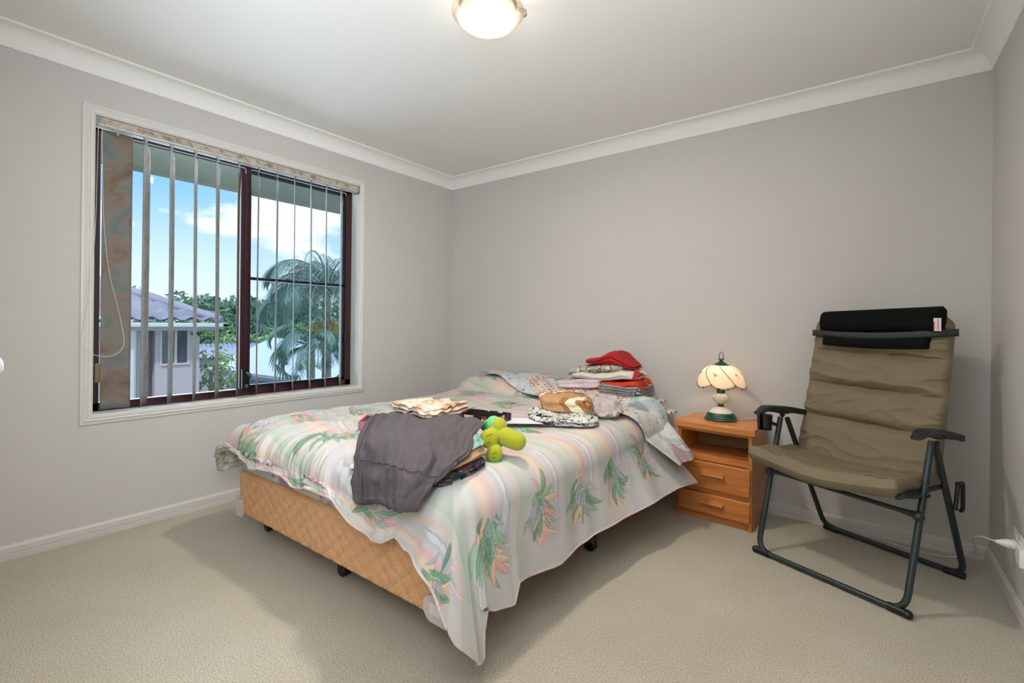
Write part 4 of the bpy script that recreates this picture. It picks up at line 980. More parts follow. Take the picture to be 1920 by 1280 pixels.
o = cloth_slab('folded_garment', M_past, [(1.40, -1.80), (1.775, -1.905), (1.765, -1.67), (1.47, -1.58)], [.704, .720, .722, .710], [.030, .034, .040, .028], 3, 64, .012, .010, 9., n=44, wr=13)
setp(o, 'cream and peach pastel printed garment folded on top of the charcoal trousers', 'clothing', GF)
o = cloth_slab('folded_cloth', mat('peach_cotton', S(226, 192, 162), .85, bump=(40, .003)), [(1.585, -2.115), (1.66, -2.10), (1.68, -1.98), (1.58, -1.99)], [.562, .575, .585, .585], .050, 2, 65, .004, .006, 4., n=18)
setp(o, 'peach cloth peeping out at the left edge of the trousers', 'clothing')
bk = thing('small_white_box', (1.66, -2.10, .575), 'thin white and red box under the left edge of the trousers', 'box')
fb = lambda x, y, z: (1.655 + x * .93 - y * .35, -2.105 + x * .35 + y * .93, .566 + z + .10 * y)
obj('lid', MB().box((-.055, -.02, 0), (.06, .07, .010), fb), M_white, bk, smooth=0, bevel=.002)
obj('tray', MB().box((-.050, -.015, -.010), (.057, .066, .001), fb), M_orange, bk, smooth=0)

# shallow trays / gift box, card, plush toy
def open_box(name, c, ang, w, d, h, m_out, m_in, label, cat, wall=.004):
    t = thing(name, c, label, cat); ca, sa = math.cos(ang), math.sin(ang)
    f = lambda x, y, z: (c[0] + x * ca - y * sa, c[1] + x * sa + y * ca, c[2] + z)
    o_ = MB().box((-w / 2, -d / 2, 0), (w / 2, -d / 2 + wall, h), f).box((-w / 2, d / 2 - wall, 0), (w / 2, d / 2, h), f).box((-w / 2, -d / 2, 0), (-w / 2 + wall, d / 2, h), f).box((w / 2 - wall, -d / 2, 0), (w / 2, d / 2, h), f)
    obj('sides', o_, m_out, t, smooth=0); obj('lining', MB().box((-w / 2 + wall, -d / 2 + wall, .001), (w / 2 - wall, d / 2 - wall, .005), f).box((-w / 2 + wall, d / 2 - wall - .001, .005), (w / 2 - wall, d / 2 - wall, h - .006), f), m_in, t, smooth=0)
    return t
M_pinkb = mat('dusty_pink_card', S(176, 108, 124), .6); M_dkin = mat('dark_lining', S(40, 28, 34), .8)
open_box('shallow_tray', (1.265, -1.71, .604), R(42), .22, .17, .034, M_pinkb, mat('plum_lining', S(84, 40, 60), .8), 'dusty pink shallow tray half hidden behind the charcoal trousers', 'tray')
def gift(t, v):
    ck = nn(t, 'ShaderNodeTexVoronoi', i_Scale=42., distance='CHEBYCHEV'); ck.inputs['Randomness'].default_value = .15; t.links.new(v, ck.inputs['Vector']); sp = nn(t, 'ShaderNodeSeparateColor'); t.links.new(ck.outputs['Color'], sp.inputs[0])
    r = ramp(t, [(0, S(30, 26, 30)), (.45, S(208, 204, 200)), (.65, S(150, 40, 52)), (.85, S(60, 50, 56))], 'CONSTANT'); t.links.new(sp.outputs[0], r.inputs[0]); return r.outputs[0]
open_box('gift_box', (1.555, -1.345, .590), R(12), .24, .16, .055, pattern('black_red_white_print', gift, .6), M_dkin, 'open gift box with black red and white patterned sides behind the yellow toy', 'box')
cd = thing('greeting_card', (1.66, -1.20, .592), 'white card with red edge lying between gift box and black and white garment', 'card')
fcd = lambda x, y, z: (1.70 + x * .80 - y * .60, -1.215 + x * .60 + y * .80, .605 + z)
obj('sheet', MB().box((-.10, -.07, 0), (.10, .07, .004), fcd), mat('white_card', S(228, 226, 230), .5), cd, smooth=0)
obj('red_edge', MB().box((-.10, .064, .0041), (.06, .070, .0048), fcd), mat('red_ink', S(190, 60, 66), .5), cd, smooth=0)

toy = thing('plush_toy', (1.97, -1.74, .59), 'yellow green plush toy with rounded lobes and long snout', 'plush toy')
M_yel = mat('yellow_green_plush', S(168, 170, 36), .85, spec=.2, sheen=.3, bump=(500, .001)); M_grn = mat('bright_green_plush', S(52, 160, 70), .85, spec=.2); M_lgr = mat('pale_green_plush', S(116, 190, 130), .85, spec=.2); M_stitch = mat('dark_thread', S(70, 74, 30), .8)
rv = Vector((.79, .607, 0)); fv = Vector((-.607, .794, 0)); up = Vector((0, 0, 1)); tc0 = Vector((1.965, -1.75, 0))
def tp(sx, sz, dep=0.): return tc0 + rv * sx + fv * dep + up * sz
rot_t = Matrix((rv, fv, up)).transposed()
obj('body', MB().ell(tp(.000, .655, .02), (.040, .042, .050), rot_t).ell(tp(.014, .695, .025), (.032, .034, .036), rot_t), M_yel, toy, smooth=180)
obj('paw', MB().ell(tp(-.020, .660, -.028), (.036, .026, .037), rot_t), M_yel, toy, smooth=180)
obj('paw', MB().ell(tp(.001, .610, -.040), (.030, .030, .036), rot_t), M_yel, toy, smooth=180)
sn = MB().tube([tp(.015, .668, .01), tp(.035, .664, 0), tp(.065, .655, -.01), tp(.095, .645, -.018), tp(.110, .640, -.021), tp(.116, .638, -.022)], [.024, .036, .036, .033, .024, .008], 24)
obj('snout', sn, M_yel, toy, smooth=180)
obj('back', MB().ell(tp(-.032, .690, .055), (.026, .024, .026), rot_t), M_grn, toy, smooth=180)
obj('ear', MB().ell(tp(-.006, .700, .035), (.032, .03, .034), rot_t), M_lgr, toy, smooth=180)
obj('foot_sole', MB().ell(tp(.001, .581, -.038), (.029, .029, .010), rot_t), M_grn, toy, smooth=180)
for (a, b) in (((-.030, .676), (-.008, .684)), ((-.028, .652), (-.014, .651)), ((-.006, .614), (.010, .622)), ((-.008, .600), (.008, .602))):
    dp = -.056 if a[1] > .64 else -.0715
    obj('stitch', MB().tube([tp(a[0], a[1], dp), tp(b[0], b[1], dp)], .0012, 5), M_stitch, toy, smooth=180)

# ================================================================ BEDSIDE TABLE
NA = Vector((2.192, -.346, 0)); nd = Vector((.9981, -.0615, 0)); nb_ = Vector((.0615, .9981, 0))
fn_ = lambda a, b, z: NA + nd * a + nb_ * b + Vector((0, 0, z))
ns = thing('bedside_table', fn_(.2, .15, 0), 'honey pine bedside table with open shelf and two drawers', 'bedside table')
NWd, ND = .402, .290
body = MB().box((0, 0, 0), (.020, ND, .508), fn_).box((NWd - .020, 0, 0), (NWd, ND, .508), fn_).box((.02, .012, .0), (NWd - .02, .03, .045), fn_).box((.02, .006, .155), (NWd - .02, .024, .180), fn_).box((0.02, .002, .335), (NWd - .02, .020, .372), fn_).box((.02, .004, .494), (NWd - .02, .022, .508), fn_)
obj('carcass', body, M_pine, ns, smooth=0, bevel=.002)
obj('back_panel', MB().box((.02, ND - .008, .03), (NWd - .02, ND, .508), fn_), M_pine_in, ns, smooth=0)
obj('shelf', MB().box((.02, .02, .352), (NWd - .02, ND - .008, .371), fn_), M_pine, ns, smooth=0)
obj('top', MB().box((-.018, -.022, .508), (NWd + .020, ND + .01, .548), fn_), M_pine, ns, smooth=40, bevel=.008)
for (z0, z1) in ((.183, .334), (.046, .152)):
    z1 = z1 if z0 > .1 else .158
    dr = obj('drawer', MB().box((.012, -.018, z0), (NWd - .006, 0.004, z1), fn_), M_pine, ns, smooth=40, bevel=.007)
    zc = (z0 + z1) / 2 + .004
    hp = MB().box((.140, -.020, zc - .022), (.268, -.017, zc + .022), fn_)
    hp.prism([(.0, .018), (-.022, .012), (-.026, .004), (-.018, -.004), (-.004, -.006), (0, -.012)], lambda a, b, d: fn_(d, a - .019, zc + b), .142, .266)
    obj('handle', hp, M_pine, dr, smooth=30, bevel=.0015)

# table lamp
LX, LY, LZ = 2.392, -.205, .5485
lamp = thing('table_lamp', (LX, LY, LZ), 'green based table lamp with white petal glass shade on the bedside table', 'lamp')
M_green = mat('dark_green_enamel', S(28, 78, 62), .35, spec=.5); M_gold = mat('antique_brass', S(150, 118, 70), .35, metal=.8)
def floral(t, v):
    n = nn(t, 'ShaderNodeTexVoronoi', i_Scale=60.); t.links.new(v, n.inputs['Vector']); r = ramp(t, [(.16, (1, 1, 1, 1)), (.22, (0, 0, 0, 1))]); t.links.new(n.outputs['Distance'], r.inputs[0])
    n2 = nn(t, 'ShaderNodeTexNoise', i_Scale=16., i_Detail=2.); t.links.new(v, n2.inputs['Vector']); r2 = ramp(t, [(.54, (0, 0, 0, 1)), (.58, (1, 1, 1, 1))]); t.links.new(n2.outputs['Fac'], r2.inputs[0])
    m_ = nn(t, 'ShaderNodeMath', operation='MULTIPLY'); t.links.new(r.outputs[0], m_.inputs[0]); t.links.new(r2.outputs[0], m_.inputs[1])
    return mixc(t, m_.outputs[0], S(222, 216, 208), S(64, 84, 108))
M_porc = pattern('floral_porcelain', floral, .2, None)
obj('base', MB().lathe([(.0, 0), (.088, 0), (.089, .010), (.083, .014), (.083, .020), (.077, .024), (.076, .032), (.070, .040), (.066, .044)], (LX, LY, LZ), 40), M_green, lamp, smooth=40)
obj('porcelain_foot', MB().lathe([(.066, .040), (.060, .052), (.048, .062), (.030, .072), (.018, .078)], (LX, LY, LZ), 40), M_porc, lamp, smooth=60)
obj('collar', MB().lathe([(.020, .076), (.021, .080), (.014, .085), (.016, .092), (.020, .095)], (LX, LY, LZ), 24), M_gold, lamp, smooth=40)
obj('porcelain_body', MB().lathe([(.018, .094), (.032, .100), (.043, .114), (.045, .126), (.040, .140), (.028, .150), (.022, .154)], (LX, LY, LZ), 40), M_porc, lamp, smooth=60)
obj('socket', MB().lathe([(.022, .153), (.024, .158), (.023, .162), (.023, .196), (.018, .200)], (LX, LY, LZ), 24), M_green, lamp, smooth=40)
obj('bulb', MB().lathe([(.010, .198), (.012, .212), (.022, .230), (.024, .244), (.018, .258), (.0, .264)], (LX, LY, LZ), 20), mat('bulb_glass', S(255, 236, 200), .4), lamp, smooth=60)
pb = pbsdf(MATS['bulb_glass']); pb.inputs['Emission Color'].default_value = (1, .80, .55, 1); pb.inputs['Emission Strength'].default_value = 2
def petal_glass():
    m = bpy.data.materials.new('petal_glass'); m.use_nodes = True; t = m.node_tree; p = pbsdf(m); p.inputs['Roughness'].default_value = .25; p.inputs['Base Color'].default_value = S(240, 222, 200)
    tl = nn(t, 'ShaderNodeBsdfTranslucent'); tl.inputs[0].default_value = S(250, 238, 224); mxs = nn(t, 'ShaderNodeMixShader', i_Fac=.55)
    t.links.new(p.outputs[0], mxs.inputs[1]); t.links.new(tl.outputs[0], mxs.inputs[2]); t.links.new(mxs.outputs[0], t.nodes['Material Output'].inputs[0]); return m
M_petal = petal_glass()
NP = 6
def dome(t): return (.026 + .100 * math.sin(t * math.pi / 2) ** .85, .318 - .095 * (1 - math.cos(t * math.pi / 2)) - .012 * t)   # radius, height
def petal_pt(k, s, t):
    tw = .85 * t ** 1.2        # panels swirl round the dome
    bulge = 1 + .05 * math.sin(math.pi * s) * t; low = .022 * math.sin(math.pi * s) * t ** 3
    r, h = dome(t); a = 2 * math.pi * (k + s) / NP + tw + .55
    return (LX + r * bulge * math.cos(a), LY + r * bulge * math.sin(a), LZ + h - low)
M_lead = mat('dark_lead', S(44, 46, 42), .4, metal=.5); M_flow = mat('painted_flowers', S(176, 112, 90), .5)
for k in range(NP):
    mb = MB(); mb.grid(np.array([[petal_pt(k, s, t) for t in np.linspace(.03, 1, 22)] for s in np.linspace(0, 1, 14)]))
    pe = obj('shade_panel', mb, M_petal, lamp, smooth=180); pe.modifiers.new('t', 'SOLIDIFY').thickness = .0015
    ed = MB().tube([petal_pt(k, 0, t) for t in np.linspace(.03, 1.02, 26)], .0016, 6).tube([petal_pt(k, s, 1) for s in np.linspace(0, 1, 16)], .0014, 6)
    for s in (0., .33, .66): ed.ell(petal_pt(k, s, 1.0), (.0042,) * 3, None, 10, 6)
    ed.ell(petal_pt(k, .5, .05), (.003,) * 3, None, 8, 6)
    obj('leading', ed, M_lead, pe, smooth=180)
    fl = MB(); rd = random.Random(k)
    for q_ in range(9):
        a = rd.uniform(0, 6.3); rr = rd.uniform(0, .09); p_ = Vector(petal_pt(k, .5 + rr * math.cos(a), .60 + rr * math.sin(a)))
        nrm = Vector((p_.x - LX, p_.y - LY, .06)).normalized(); fl.ell(p_ + nrm * .001, (.0032, .0032, .0020), None, 8, 5)
    obj('flower_print', fl, M_flow, pe, smooth=180)
obj('cap', MB().lathe([(.044, .312), (.040, .318), (.016, .336), (.010, .340), (.008, .346), (.018, .348), (.018, .352), (.006, .354)], (LX, LY, LZ), 30), M_green, lamp, smooth=40)
fin = MB(); lp = [(-.008, .352), (-.010, .362), (-.016, .368), (-.008, .374), (-.009, .386), (0, .393), (.009, .386), (.008, .374), (.016, .368), (.010, .362), (.008, .352)]
fin.tube([Vector((LX, LY, LZ)) + rv * a + up * z for a, z in lp], .0022, 8)
obj('finial', fin, M_green, lamp, smooth=60)
light('table_lamp_bulb', 'POINT', (LX, LY, LZ + .285), 1.0, (1, .90, .79), shadow_soft_size=.02)

# ================================================================ CAMP CHAIR
CO = Vector((2.66, -.605, 0)); cex = Vector((.921, -.389, 0)); cey = Vector((.389, .921, 0)); CWd = .588
def cp(x, y, z): return CO + cex * x + cey * y + Vector((0, 0, z))
chair = thing('camp_chair', cp(.29, .3, 0), 'khaki padded folding camp chair with dark metal frame and black armrests', 'chair')
M_tube = mat('grey_green_metal', S(50, 60, 62), .35, metal=.35, spec=.5); M_arm = mat('armrest_plastic', S(34, 38, 38), .45, spec=.4)
def fillet(pts, rad, n=6):
    pts = [Vector(p) for p in pts]; out = [pts[0]]
    for i in range(1, len(pts) - 1):
        a, b, c = pts[i - 1], pts[i], pts[i + 1]; d1 = (a - b).normalized(); d2 = (c - b).normalized(); r_ = min(rad, (a - b).length * .45, (c - b).length * .45)
        p0, p1 = b + d1 * r_, b + d2 * r_
        for k in range(n + 1): t = k / n; out.append(p0 * (1 - t) ** 2 + b * 2 * t * (1 - t) + p1 * t * t)
    out.append(pts[-1]); return out
TRd = .0125
fl_ = fillet([cp(0, .185, .640), cp(0, .012, .015), cp(CWd, .018, .015), cp(CWd, .232, .640)], .07)
obj('front_leg_frame', MB().tube(fl_, TRd, 14), M_tube, chair, smooth=60)
rl_ = fillet([cp(.004, .235, .630), cp(.0, .600, .016), cp(CWd, .578, .016), cp(CWd - .004, .278, .620)], .07)
obj('rear_leg_frame', MB().tube(rl_, TRd, 14), M_tube, chair, smooth=60)
cb0, cb1 = cp(0, .105, .385), cp(CWd, .128, .362)
cbm = MB().tube([cb0, cb0.lerp(cb1, .05), cb0.lerp(cb1, .10), cb0.lerp(cb1, .90), cb0.lerp(cb1, .95), cb1], [.016, .013, .0095, .0095, .013, .016], 12)
cbm.ell(cb0 + cey * -.008, (.021, .021, .021)).ell(cb1 + cey * -.008, (.021, .021, .021))
obj('crossbar', cbm, M_tube, chair, smooth=60)
for (x, y) in ((.02, .012), (CWd - .02, .018)):
    sg = -1 if x < .3 else 1
    obj('foot', MB().tube([cp(x - sg * .035, y, .016), cp(x + sg * .028, y - .002, .016)], .016, 12).ell(cp(x + sg * .028, y - .002, .016), (.018, .018, .016)), M_blackp, chair, smooth=60)
for (x, y) in ((.02, .598), (CWd - .02, .578)):
    sg = -1 if x < .3 else 1
    obj('foot', MB().tube([cp(x - sg * .05, y, .014), cp(x + sg * .02, y, .014)], .0145, 12), M_blackp, chair, smooth=60)
def armrest(x, y0, y1, zf, zr):
    mb = MB(); n = 22; P = np.zeros((n + 1, 13, 3))
    for i in range(n + 1):
        t = i / n; y = lerp(y0, y1, t); zt = lerp(zf, zr, t) - .030 * (1 - ss(0, .16, t)) + .010 * math.sin(t * math.pi); hw = .026 * (1 - .45 * t) * (.65 + .35 * ss(0, .1, t)); th = lerp(.034, .030, t) * (.45 + .55 * ss(0, .22, t)) + .010 * math.exp(-((t - .45) / .12) ** 2)
        for j in range(13):
            a = 2 * math.pi * j / 12; ca, sa = math.cos(a), math.sin(a)
            P[i, j] = cp(x + hw * math.copysign(abs(ca) ** .6, ca), y, zt - th / 2 + th / 2 * math.copysign(abs(sa) ** .6, sa))
    mb.grid(P); c0 = [tuple(P[0, j]) for j in range(12)]; c1 = [tuple(P[-1, j]) for j in range(12)]
    mb.add(c0, [tuple(range(12))]); mb.add(c1, [tuple(range(11, -1, -1))])
    return mb
obj('armrest', armrest(-.004, .0, .445, .712, .652), M_arm, chair, smooth=40)
ar2 = obj('armrest', armrest(CWd + .006, .072, .500, .708, .640), M_arm, chair, smooth=40)
nt_m = MB()
for k in range(4): nt_m.ell(cp(CWd + .030 - k * .0006, .27 + k * .024, .657 - k * .004), (.004, .009, .006), Matrix((cex, cey, up)).transposed(), 8, 6)
obj('adjuster_slot', nt_m, M_blackp, ar2, smooth=180)
obj('joint_bolt', MB().ell(cp(-.016, .225, .645), (.012,) * 3, None, 12, 8).ell(cp(CWd + .012, .245, .632), (.011,) * 3, None, 12, 8).ell(cp(CWd + .014, .16, .440), (.010,) * 3, None, 12, 8), M_blackp, chair, smooth=180)
# padded seat
def pad(fn, nu, nv, th_fn):
    top = np.array([[fn(u, v, 1) for v in np.linspace(0, 1, nv)] for u in np.linspace(0, 1, nu)]); bot = np.array([[fn(u, v, -1) for v in np.linspace(0, 1, nv)] for u in np.linspace(0, 1, nu)])
    mb = MB(); k = nu * nv; mb.add(top.reshape(-1, 3), []); mb.add(bot.reshape(-1, 3), [])
    f = []
    for i in range(nu - 1):
        for j in range(nv - 1):
            a, b, c, d = i * nv + j, (i + 1) * nv + j, (i + 1) * nv + j + 1, i * nv + j + 1; f += [(a, b, c, d), (d + k, c + k, b + k, a + k)]
    for i in range(nu - 1):
        for j in (0, nv - 1): a, b = i * nv + j, (i + 1) * nv + j; f.append((a, a + k, b + k, b))
    for j in range(nv - 1):
        for i in (0, nu - 1): a, b = i * nv + j, i * nv + j + 1; f.append((a, b, b + k, a + k))
    mb.f += f; return mb
M_khaki = mat('khaki_canvas', S(126, 114, 90), .7, spec=.3, bump=(26, .004), var=(8., S(116, 106, 84), .3))
M_khaki2 = mat('khaki_border', S(112, 100, 78), .7, spec=.3, bump=(260, .0006))
def edge_round(u, p=.10): return min(1, min(u, 1 - u) / p) if p else 1
def seat_fn(u, v, s):
    x = lerp(-.024, .580, u); y = lerp(-.045, .405, v)
    sag = .036 * math.sin(math.pi * u) ** .8 * (1 - .25 * v)
    z = lerp(.490, .462, v) - sag + .010 * math.sin(math.pi * min(1, v * 2.2)) 
    eu = math.sqrt(max(0, 1 - (1 - edge_round(u, .05)) ** 2)); ev = math.sqrt(max(0, 1 - (1 - edge_round(v, .07)) ** 2)); th = .024 * min(eu, ev) * (1 + .35 * ss(.16, .02, v))
    wr_ = .010 * (1 - abs(mnoise.noise(Vector((u * 6, v * 3, 3.1))))) ** 4 * eu * ev - .006 * math.exp(-((v - .52) / .03) ** 2) * (.3 + .7 * math.sin(math.pi * u))
    return cp(x - .006 * (1 - ev) * (u - .5), y + .012 * math.sin(u * 9) * (v < .05), z + s * th + (wr_ if s > 0 else -.008 * ev))
so_ = obj('seat', pad(seat_fn, 70, 50, None), M_khaki, chair, smooth=60)
for rp_ in ([cp(-.010, -.030, .468), cp(-.010, .40, .440)], [cp(.572, -.010, .452), cp(.572, .41, .432)]): obj('seat_rail', MB().tube(rp_, .011, 12), M_tube, chair, smooth=60)
br = MB().tube(fillet([cp(.572, .16, .438), cp(.600, .10, .446), cp(.572, .02, .452)], .03), .009, 10)
obj('rail_bracket', br, M_blackp, chair, smooth=60)
# padded backrest: y forward of the frame, z up
SEG = [.452, .640, .800, .965, 1.135]
def back_line(t):
    z = lerp(.445, 1.140, t); y = .345 + .235 * t - .035 * t * t
    return y, z
def back_fn(u, v, s):
    y, z = back_line(v)
    hw = .292 * (1 - .015 * v); cxm = .285 - .012 * v; crn = 1.0
    if v > .93: crn = 1 - .10 * ((v - .93) / .07) ** 2
    x = cxm + (u - .5) * 2 * hw * crn
    eu = math.sqrt(max(0, 1 - (1 - edge_round(u, .045)) ** 2)); ev = math.sqrt(max(0, 1 - (1 - edge_round(v, .035)) ** 2))
    sg_ = 1.
    for q_ in SEG[1:-1]:
        q2 = q_ - .018 * (u - .5) ; d = abs(z - q2); sg_ = min(sg_, min(1, d / .055))
    puff = .042 * (1 - (1 - sg_) ** 2.4) * math.sin(math.pi * min(max(u, .0), 1)) ** .35
    wr_ = .014 * (1 - abs(mnoise.noise(Vector((u * 4, v * 13 + 2, 1.7))))) ** 6 * (1 - .6 * math.sin(math.pi * u)) + .003 * mnoise.noise(Vector((u * 9, v * 14, 5)))
    th = .012 * min(eu, ev)
    return cp(x, y - (th + (puff + wr_) * min(eu, ev) if s > 0 else -th * .6), z)
obj('backrest', pad(back_fn, 70, 150, None), M_khaki, chair, smooth=60)
bs = []
for t in np.linspace(.0, 1, 24): y, z = back_line(t); bs.append((y, z))
bd = MB(); Pb = np.array([[cp(lerp(.545, .572, k / 3) - .012 * i / 23 - (.0 if i < 21 else .03 * ((i - 21) / 2) ** 2), bs[i][0] - .010 + .012 * k / 3, bs[i][1]) for k in range(4)] for i in range(24)]); bd.grid(Pb)
o_ = obj('border', bd, M_khaki2, chair, smooth=180); o_.modifiers.new('t', 'SOLIDIFY').thickness = .006
bt = fillet([cp(.006, .355, .430), cp(.010, back_line(.93)[0] + .026, back_line(.93)[1]), cp(.538, back_line(.93)[0] + .026, back_line(.93)[1]), cp(.560, .355, .430)], .06)
obj('back_frame', MB().tube(bt, .011, 12), M_tube, chair, smooth=60)
# reclining link on the right rear leg
lk = MB().tube(fillet([cp(CWd + .018, .43, .445), cp(CWd + .018, .485, .440), cp(CWd + .018, .488, .33), cp(CWd + .018, .47, .325)], .012), .008, 10).tube([cp(CWd + .020, .405, .34), cp(CWd + .020, .43, .445)], .008, 10)
obj('recline_link', lk, M_blackp, chair, smooth=60)
lk = MB().tube([cp(-.014, .35, .462), cp(-.010, .375, .470), cp(0, .39, .462)], .010, 10)
obj('hinge', lk, M_blackp, chair, smooth=60)
# head pillow with strap and woven tag
M_hp = mat('black_fleece', S(12, 15, 14), .85, spec=.15, bump=(60, .002), var=(12., S(8, 10, 9), .3))
def hp_fn(u, v, s):
    z = lerp(1.000, 1.178, v); low = ss(1.075, 1.035, z)
    x = lerp(lerp(.028, .050, low), lerp(.540, .500, low), u); x = .284 + (x - .284) * (1 - .05 * ss(.86, 1, v) ** 2); z += (.016 * (u - .35)) * v - .010 * low * math.sin(math.pi * u)
    eu = math.sqrt(max(0, 1 - (1 - edge_round(u, .05)) ** 2))
    lob = max(0, 1 - ((z - 1.128) / .064) ** 2) ** .5 * .062 if z > 1.064 else max(0, 1 - ((z - 1.026) / .042) ** 2) ** .5 * .044
    y, _z = back_line(min(1, max(0, (z - .445) / .695)))
    th = max(.016, lob) * eu * (1 if 0.001 < v < .999 else .3) + .001 + .003 * mnoise.noise(Vector((u * 7, v * 6, 9)))
    return cp(x, y - .034 - (th if s > 0 else -th * .35), z)
hpo = obj('head_pillow', pad(hp_fn, 60, 60, None), M_hp, chair, smooth=80)
stp = np.zeros((40, 4, 3))
for i in range(40):
    u = i / 39; x = lerp(-.014, .585, u); zc = 1.062 - .016 * math.sin(math.pi * u) + .012 * u; y, _ = back_line((zc - .445) / .695)
    fwd = .034 + .034 * math.sin(math.pi * min(1, max(0, (u - .02) / .93))) ** .4 if .02 < u < .95 else .020 
    for j in range(4): stp[i, j] = cp(x, y - fwd - .012, zc + lerp(-.016, .016, j / 3))
sm = MB(); sm.grid(stp); sto = obj('strap', sm, mat('black_webbing', S(34, 36, 38), .5, spec=.5, bump=(700, .0008)), hpo, smooth=180); sto.modifiers.new('t', 'SOLIDIFY').thickness = .003
tg_c = cp(.531, back_line(.96)[0] - .098, 1.107)
fr_t = lambda a, b, d: tg_c + cex * a - cey * d + up * b
tgo = obj('tag', MB().box((-.013, -.028, -.002), (.013, .028, 0), lambda x, y, z: fr_t(x, y, -z)), mat('white_tag', S(226, 214, 212), .6), hpo, smooth=0, label='white woven tag with red lettering')
def text_mesh(name, body_, size, M4, m, parent):
    cu = bpy.data.curves.new(name, 'FONT'); cu.body = body_; cu.size = size; cu.align_x = 'CENTER'; cu.align_y = 'CENTER'; cu.extrude = .0003
    o = bpy.data.objects.new(name, cu); COL.objects.link(o); dg = bpy.context.evaluated_depsgraph_get(); me = bpy.data.meshes.new_from_object(o.evaluated_get(dg)); bpy.data.objects.remove(o)
    o2 = bpy.data.objects.new(name, me); COL.objects.link(o2); me.transform(M4); me.materials.clear(); me.materials.append(m); parent_to(o2, parent); return o2
M_redl = mat('red_lettering', S(186, 36, 44), .6)
# text runs up the tag
M4 = Matrix((( *(up), 0), ( *(-cex), 0), ( *(-cey), 0), (0, 0, 0, 1))).transposed(); M4.translation = fr_t(.002, 0, .0028)
text_mesh('lettering', 'Coleman', .0135, M4, M_redl, tgo)
obj('tag_bar', MB().box((-.0125, -.027, -.0008), (-.009, .012, -.0001), lambda x, y, z: fr_t(x, y, .0022 - z)), M_redl, tgo, smooth=0)
# cup holder outside the left front leg
cu_c = cp(-.048, .13, .575); n = 40; Pc = np.zeros((n, 6, 3)); zz = [0, .012, .03, .05, .066, .074]
for i in range(n):
    a = lerp(R(20), R(355), i / (n - 1)) - R(115)
    for j, z in enumerate(zz): r = .032 + .0035 * z / .074; Pc[i, j] = cu_c + Vector((r * math.cos(a), r * math.sin(a), z))
mbc = MB(); mbc.grid(Pc); cuo = obj('cup_holder', mbc, M_blackp, chair, smooth=60, label='black plastic cup holder'); cuo.modifiers.new('t', 'SOLIDIFY').thickness = .002
obj('cup_holder_base', MB().lathe([(0, 0), (.033, 0), (.033, .003), (0, .003)], cu_c, 30).tube([cu_c + cex * .03 + up * .04, cp(-.005, .165, .60)], .008, 8), M_blackp, cuo, smooth=40)

# ================================================================ OUTLET, PLUGS, CORD
px_ = wx(-.6) - .0005
out = thing('power_outlet', (px_, -.64, .26), 'white double power outlet low on the right wall', 'outlet')
obj('faceplate', MB().box((px_ - .009, -.800, .212), (px_, -.482, .322)), M_white, out, smooth=40, bevel=.004)
obj('switch', MB().box((px_ - .014, -.560, .292), (px_ - .008, -.535, .312)), M_white, out, smooth=0, bevel=.002)
obj('switch', MB().box((px_ - .014, -.640, .292), (px_ - .008, -.615, .312)), M_white, out, smooth=0, bevel=.002)
ad = obj('plug_adapter', MB().box((px_ - .036, -.760, .258), (px_ - .0095, -.695, .322)), M_white, None, smooth=40, bevel=.005)
setp(ad, 'white block plug in the nearer socket of the wall outlet', 'plug')
cord = thing('power_cable', (px_ - .05, -.535, .262), 'thin white power cable running from wall outlet along baseboard to the lamp', 'cable')
pl = MB().lathe([(.019, 0), (.019, -.010), (.0165, -.012), (.017, -.024), (.011, -.042), (.007, -.050), (.0065, -.056), (.003, -.058)], (px_ - .0095, -.538, .268), 24, 'x')
obj('plug', pl, M_white, cord, smooth=40)
cpts = [Vector(p) for p in [(px_ - .066, -.538, .268), (px_ - .10, -.50, .262), (3.440, -.38, .215), (3.465, -.22, .130), (3.485, -.09, .075), (3.452, -.050, .030), (3.393, -.085, .007), (3.276, -.100, .006), (3.154, -.060, .006), (3.03, -.035, .008), (2.93, -.026, .022), (2.86, -.024, .060), (2.79, -.022, .112), (2.70, -.020, .20), (2.655, -.020, .262), (2.625, -.024, .40), (2.600, -.032, .53), (2.575, -.060, .556), (2.52, -.10, .553), (2.475, -.150, .552)]]
obj('cable', MB().tube(resample(cpts, .012), .0028, 8), mat('cable_white', S(224, 218, 206), .5), cord, smooth=180)

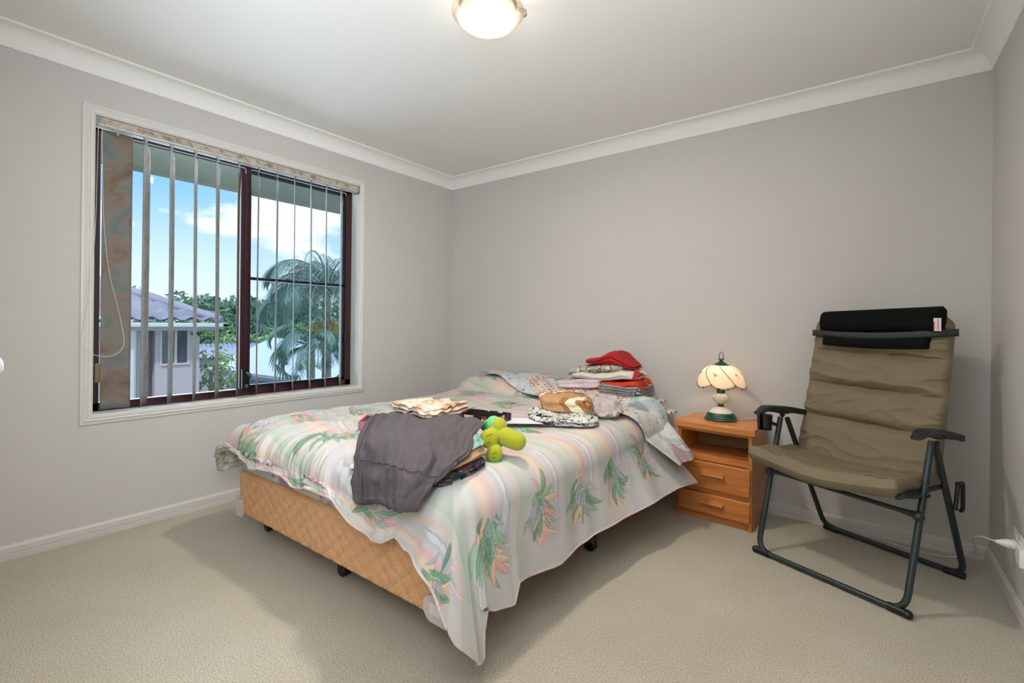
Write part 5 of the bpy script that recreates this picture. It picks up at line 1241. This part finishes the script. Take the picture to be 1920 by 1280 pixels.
# ================================================================ CEILING LIGHT
CX, CY = 1.835, -1.665
cl = thing('ceiling_light', (CX, CY, CZ), 'round frosted glass ceiling light, lit, with small metal clips', 'ceiling light')
obj('mounting_plate', MB().lathe([(.0, 0), (.115, 0), (.118, -.006), (.112, -.022), (.0, -.024)], (CX, CY, CZ), 40), mat('satin_grey_plate', S(150, 146, 140), .5), cl, smooth=40)
def dish_mat():
    m = bpy.data.materials.new('frosted_light_glass'); m.use_nodes = True; t = m.node_tree; t.nodes.clear()
    tr = nn(t, 'ShaderNodeBsdfTransparent'); tr.inputs[0].default_value = (.98, .95, .90, 1)
    tl = nn(t, 'ShaderNodeBsdfTranslucent'); tl.inputs[0].default_value = (.9, .87, .82, 1); gl = nn(t, 'ShaderNodeBsdfGlossy', i_Roughness=.15)
    c = nn(t, 'ShaderNodeTexCoord').outputs['Object']; w = nn(t, 'ShaderNodeTexNoise', i_Scale=9., i_Detail=2., i_Distortion=3.); t.links.new(c, w.inputs['Vector']); r = ramp(t, [(.35, (.012, .012, .012, 1)), (.65, (.006, .006, .006, 1))]); t.links.new(w.outputs['Fac'], r.inputs[0])
    m1 = nn(t, 'ShaderNodeMixShader'); t.links.new(r.outputs[0], m1.inputs[0]); t.links.new(tr.outputs[0], m1.inputs[1]); t.links.new(tl.outputs[0], m1.inputs[2])
    m2 = nn(t, 'ShaderNodeMixShader', i_Fac=.08); t.links.new(m1.outputs[0], m2.inputs[1]); t.links.new(gl.outputs[0], m2.inputs[2]); o = nn(t, 'ShaderNodeOutputMaterial'); t.links.new(m2.outputs[0], o.inputs[0]); return m
dz = CZ - .033
obj('glass_dish', MB().lathe([(.150, 0), (.149, -.004), (.138, -.010), (.134, -.016), (.115, -.040), (.085, -.058), (.045, -.068), (0, -.071), (0, -.068), (.044, -.065), (.083, -.055), (.112, -.037), (.131, -.013), (.136, -.006), (.148, 0), (.150, 0)], (CX, CY, dz), 56), dish_mat(), cl, smooth=50)
ckm = MB()
for a in (R(-82 + 38), R(38 + 2), R(160)):
    d_ = Vector((math.cos(a), math.sin(a), 0)); c0 = Vector((CX, CY, dz))
    obj('clip', MB().tube([c0 + d_ * .12 + up * .02, c0 + d_ * .154 + up * .012, c0 + d_ * .156 - up * .004, c0 + d_ * .146 - up * .012], .006, 8), M_steel, cl, smooth=60)
bl = obj('bulb', MB().lathe([(.012, .02), (.014, .0), (.026, -.018), (.026, -.030), (.014, -.044), (0, -.048)], (CX + .03, CY - .01, CZ - .03), 20), mat('ceiling_bulb', S(255, 246, 230), .4), cl, smooth=60)
pb = pbsdf(MATS['ceiling_bulb']); pb.inputs['Emission Color'].default_value = (1, .92, .8, 1); pb.inputs['Emission Strength'].default_value = 45
light('ceiling_bulb', 'AREA', (CX, CY, CZ - .045), 28, (1, .94, .87), shape='DISK', size=.16)

bpy.context.view_layer.update()
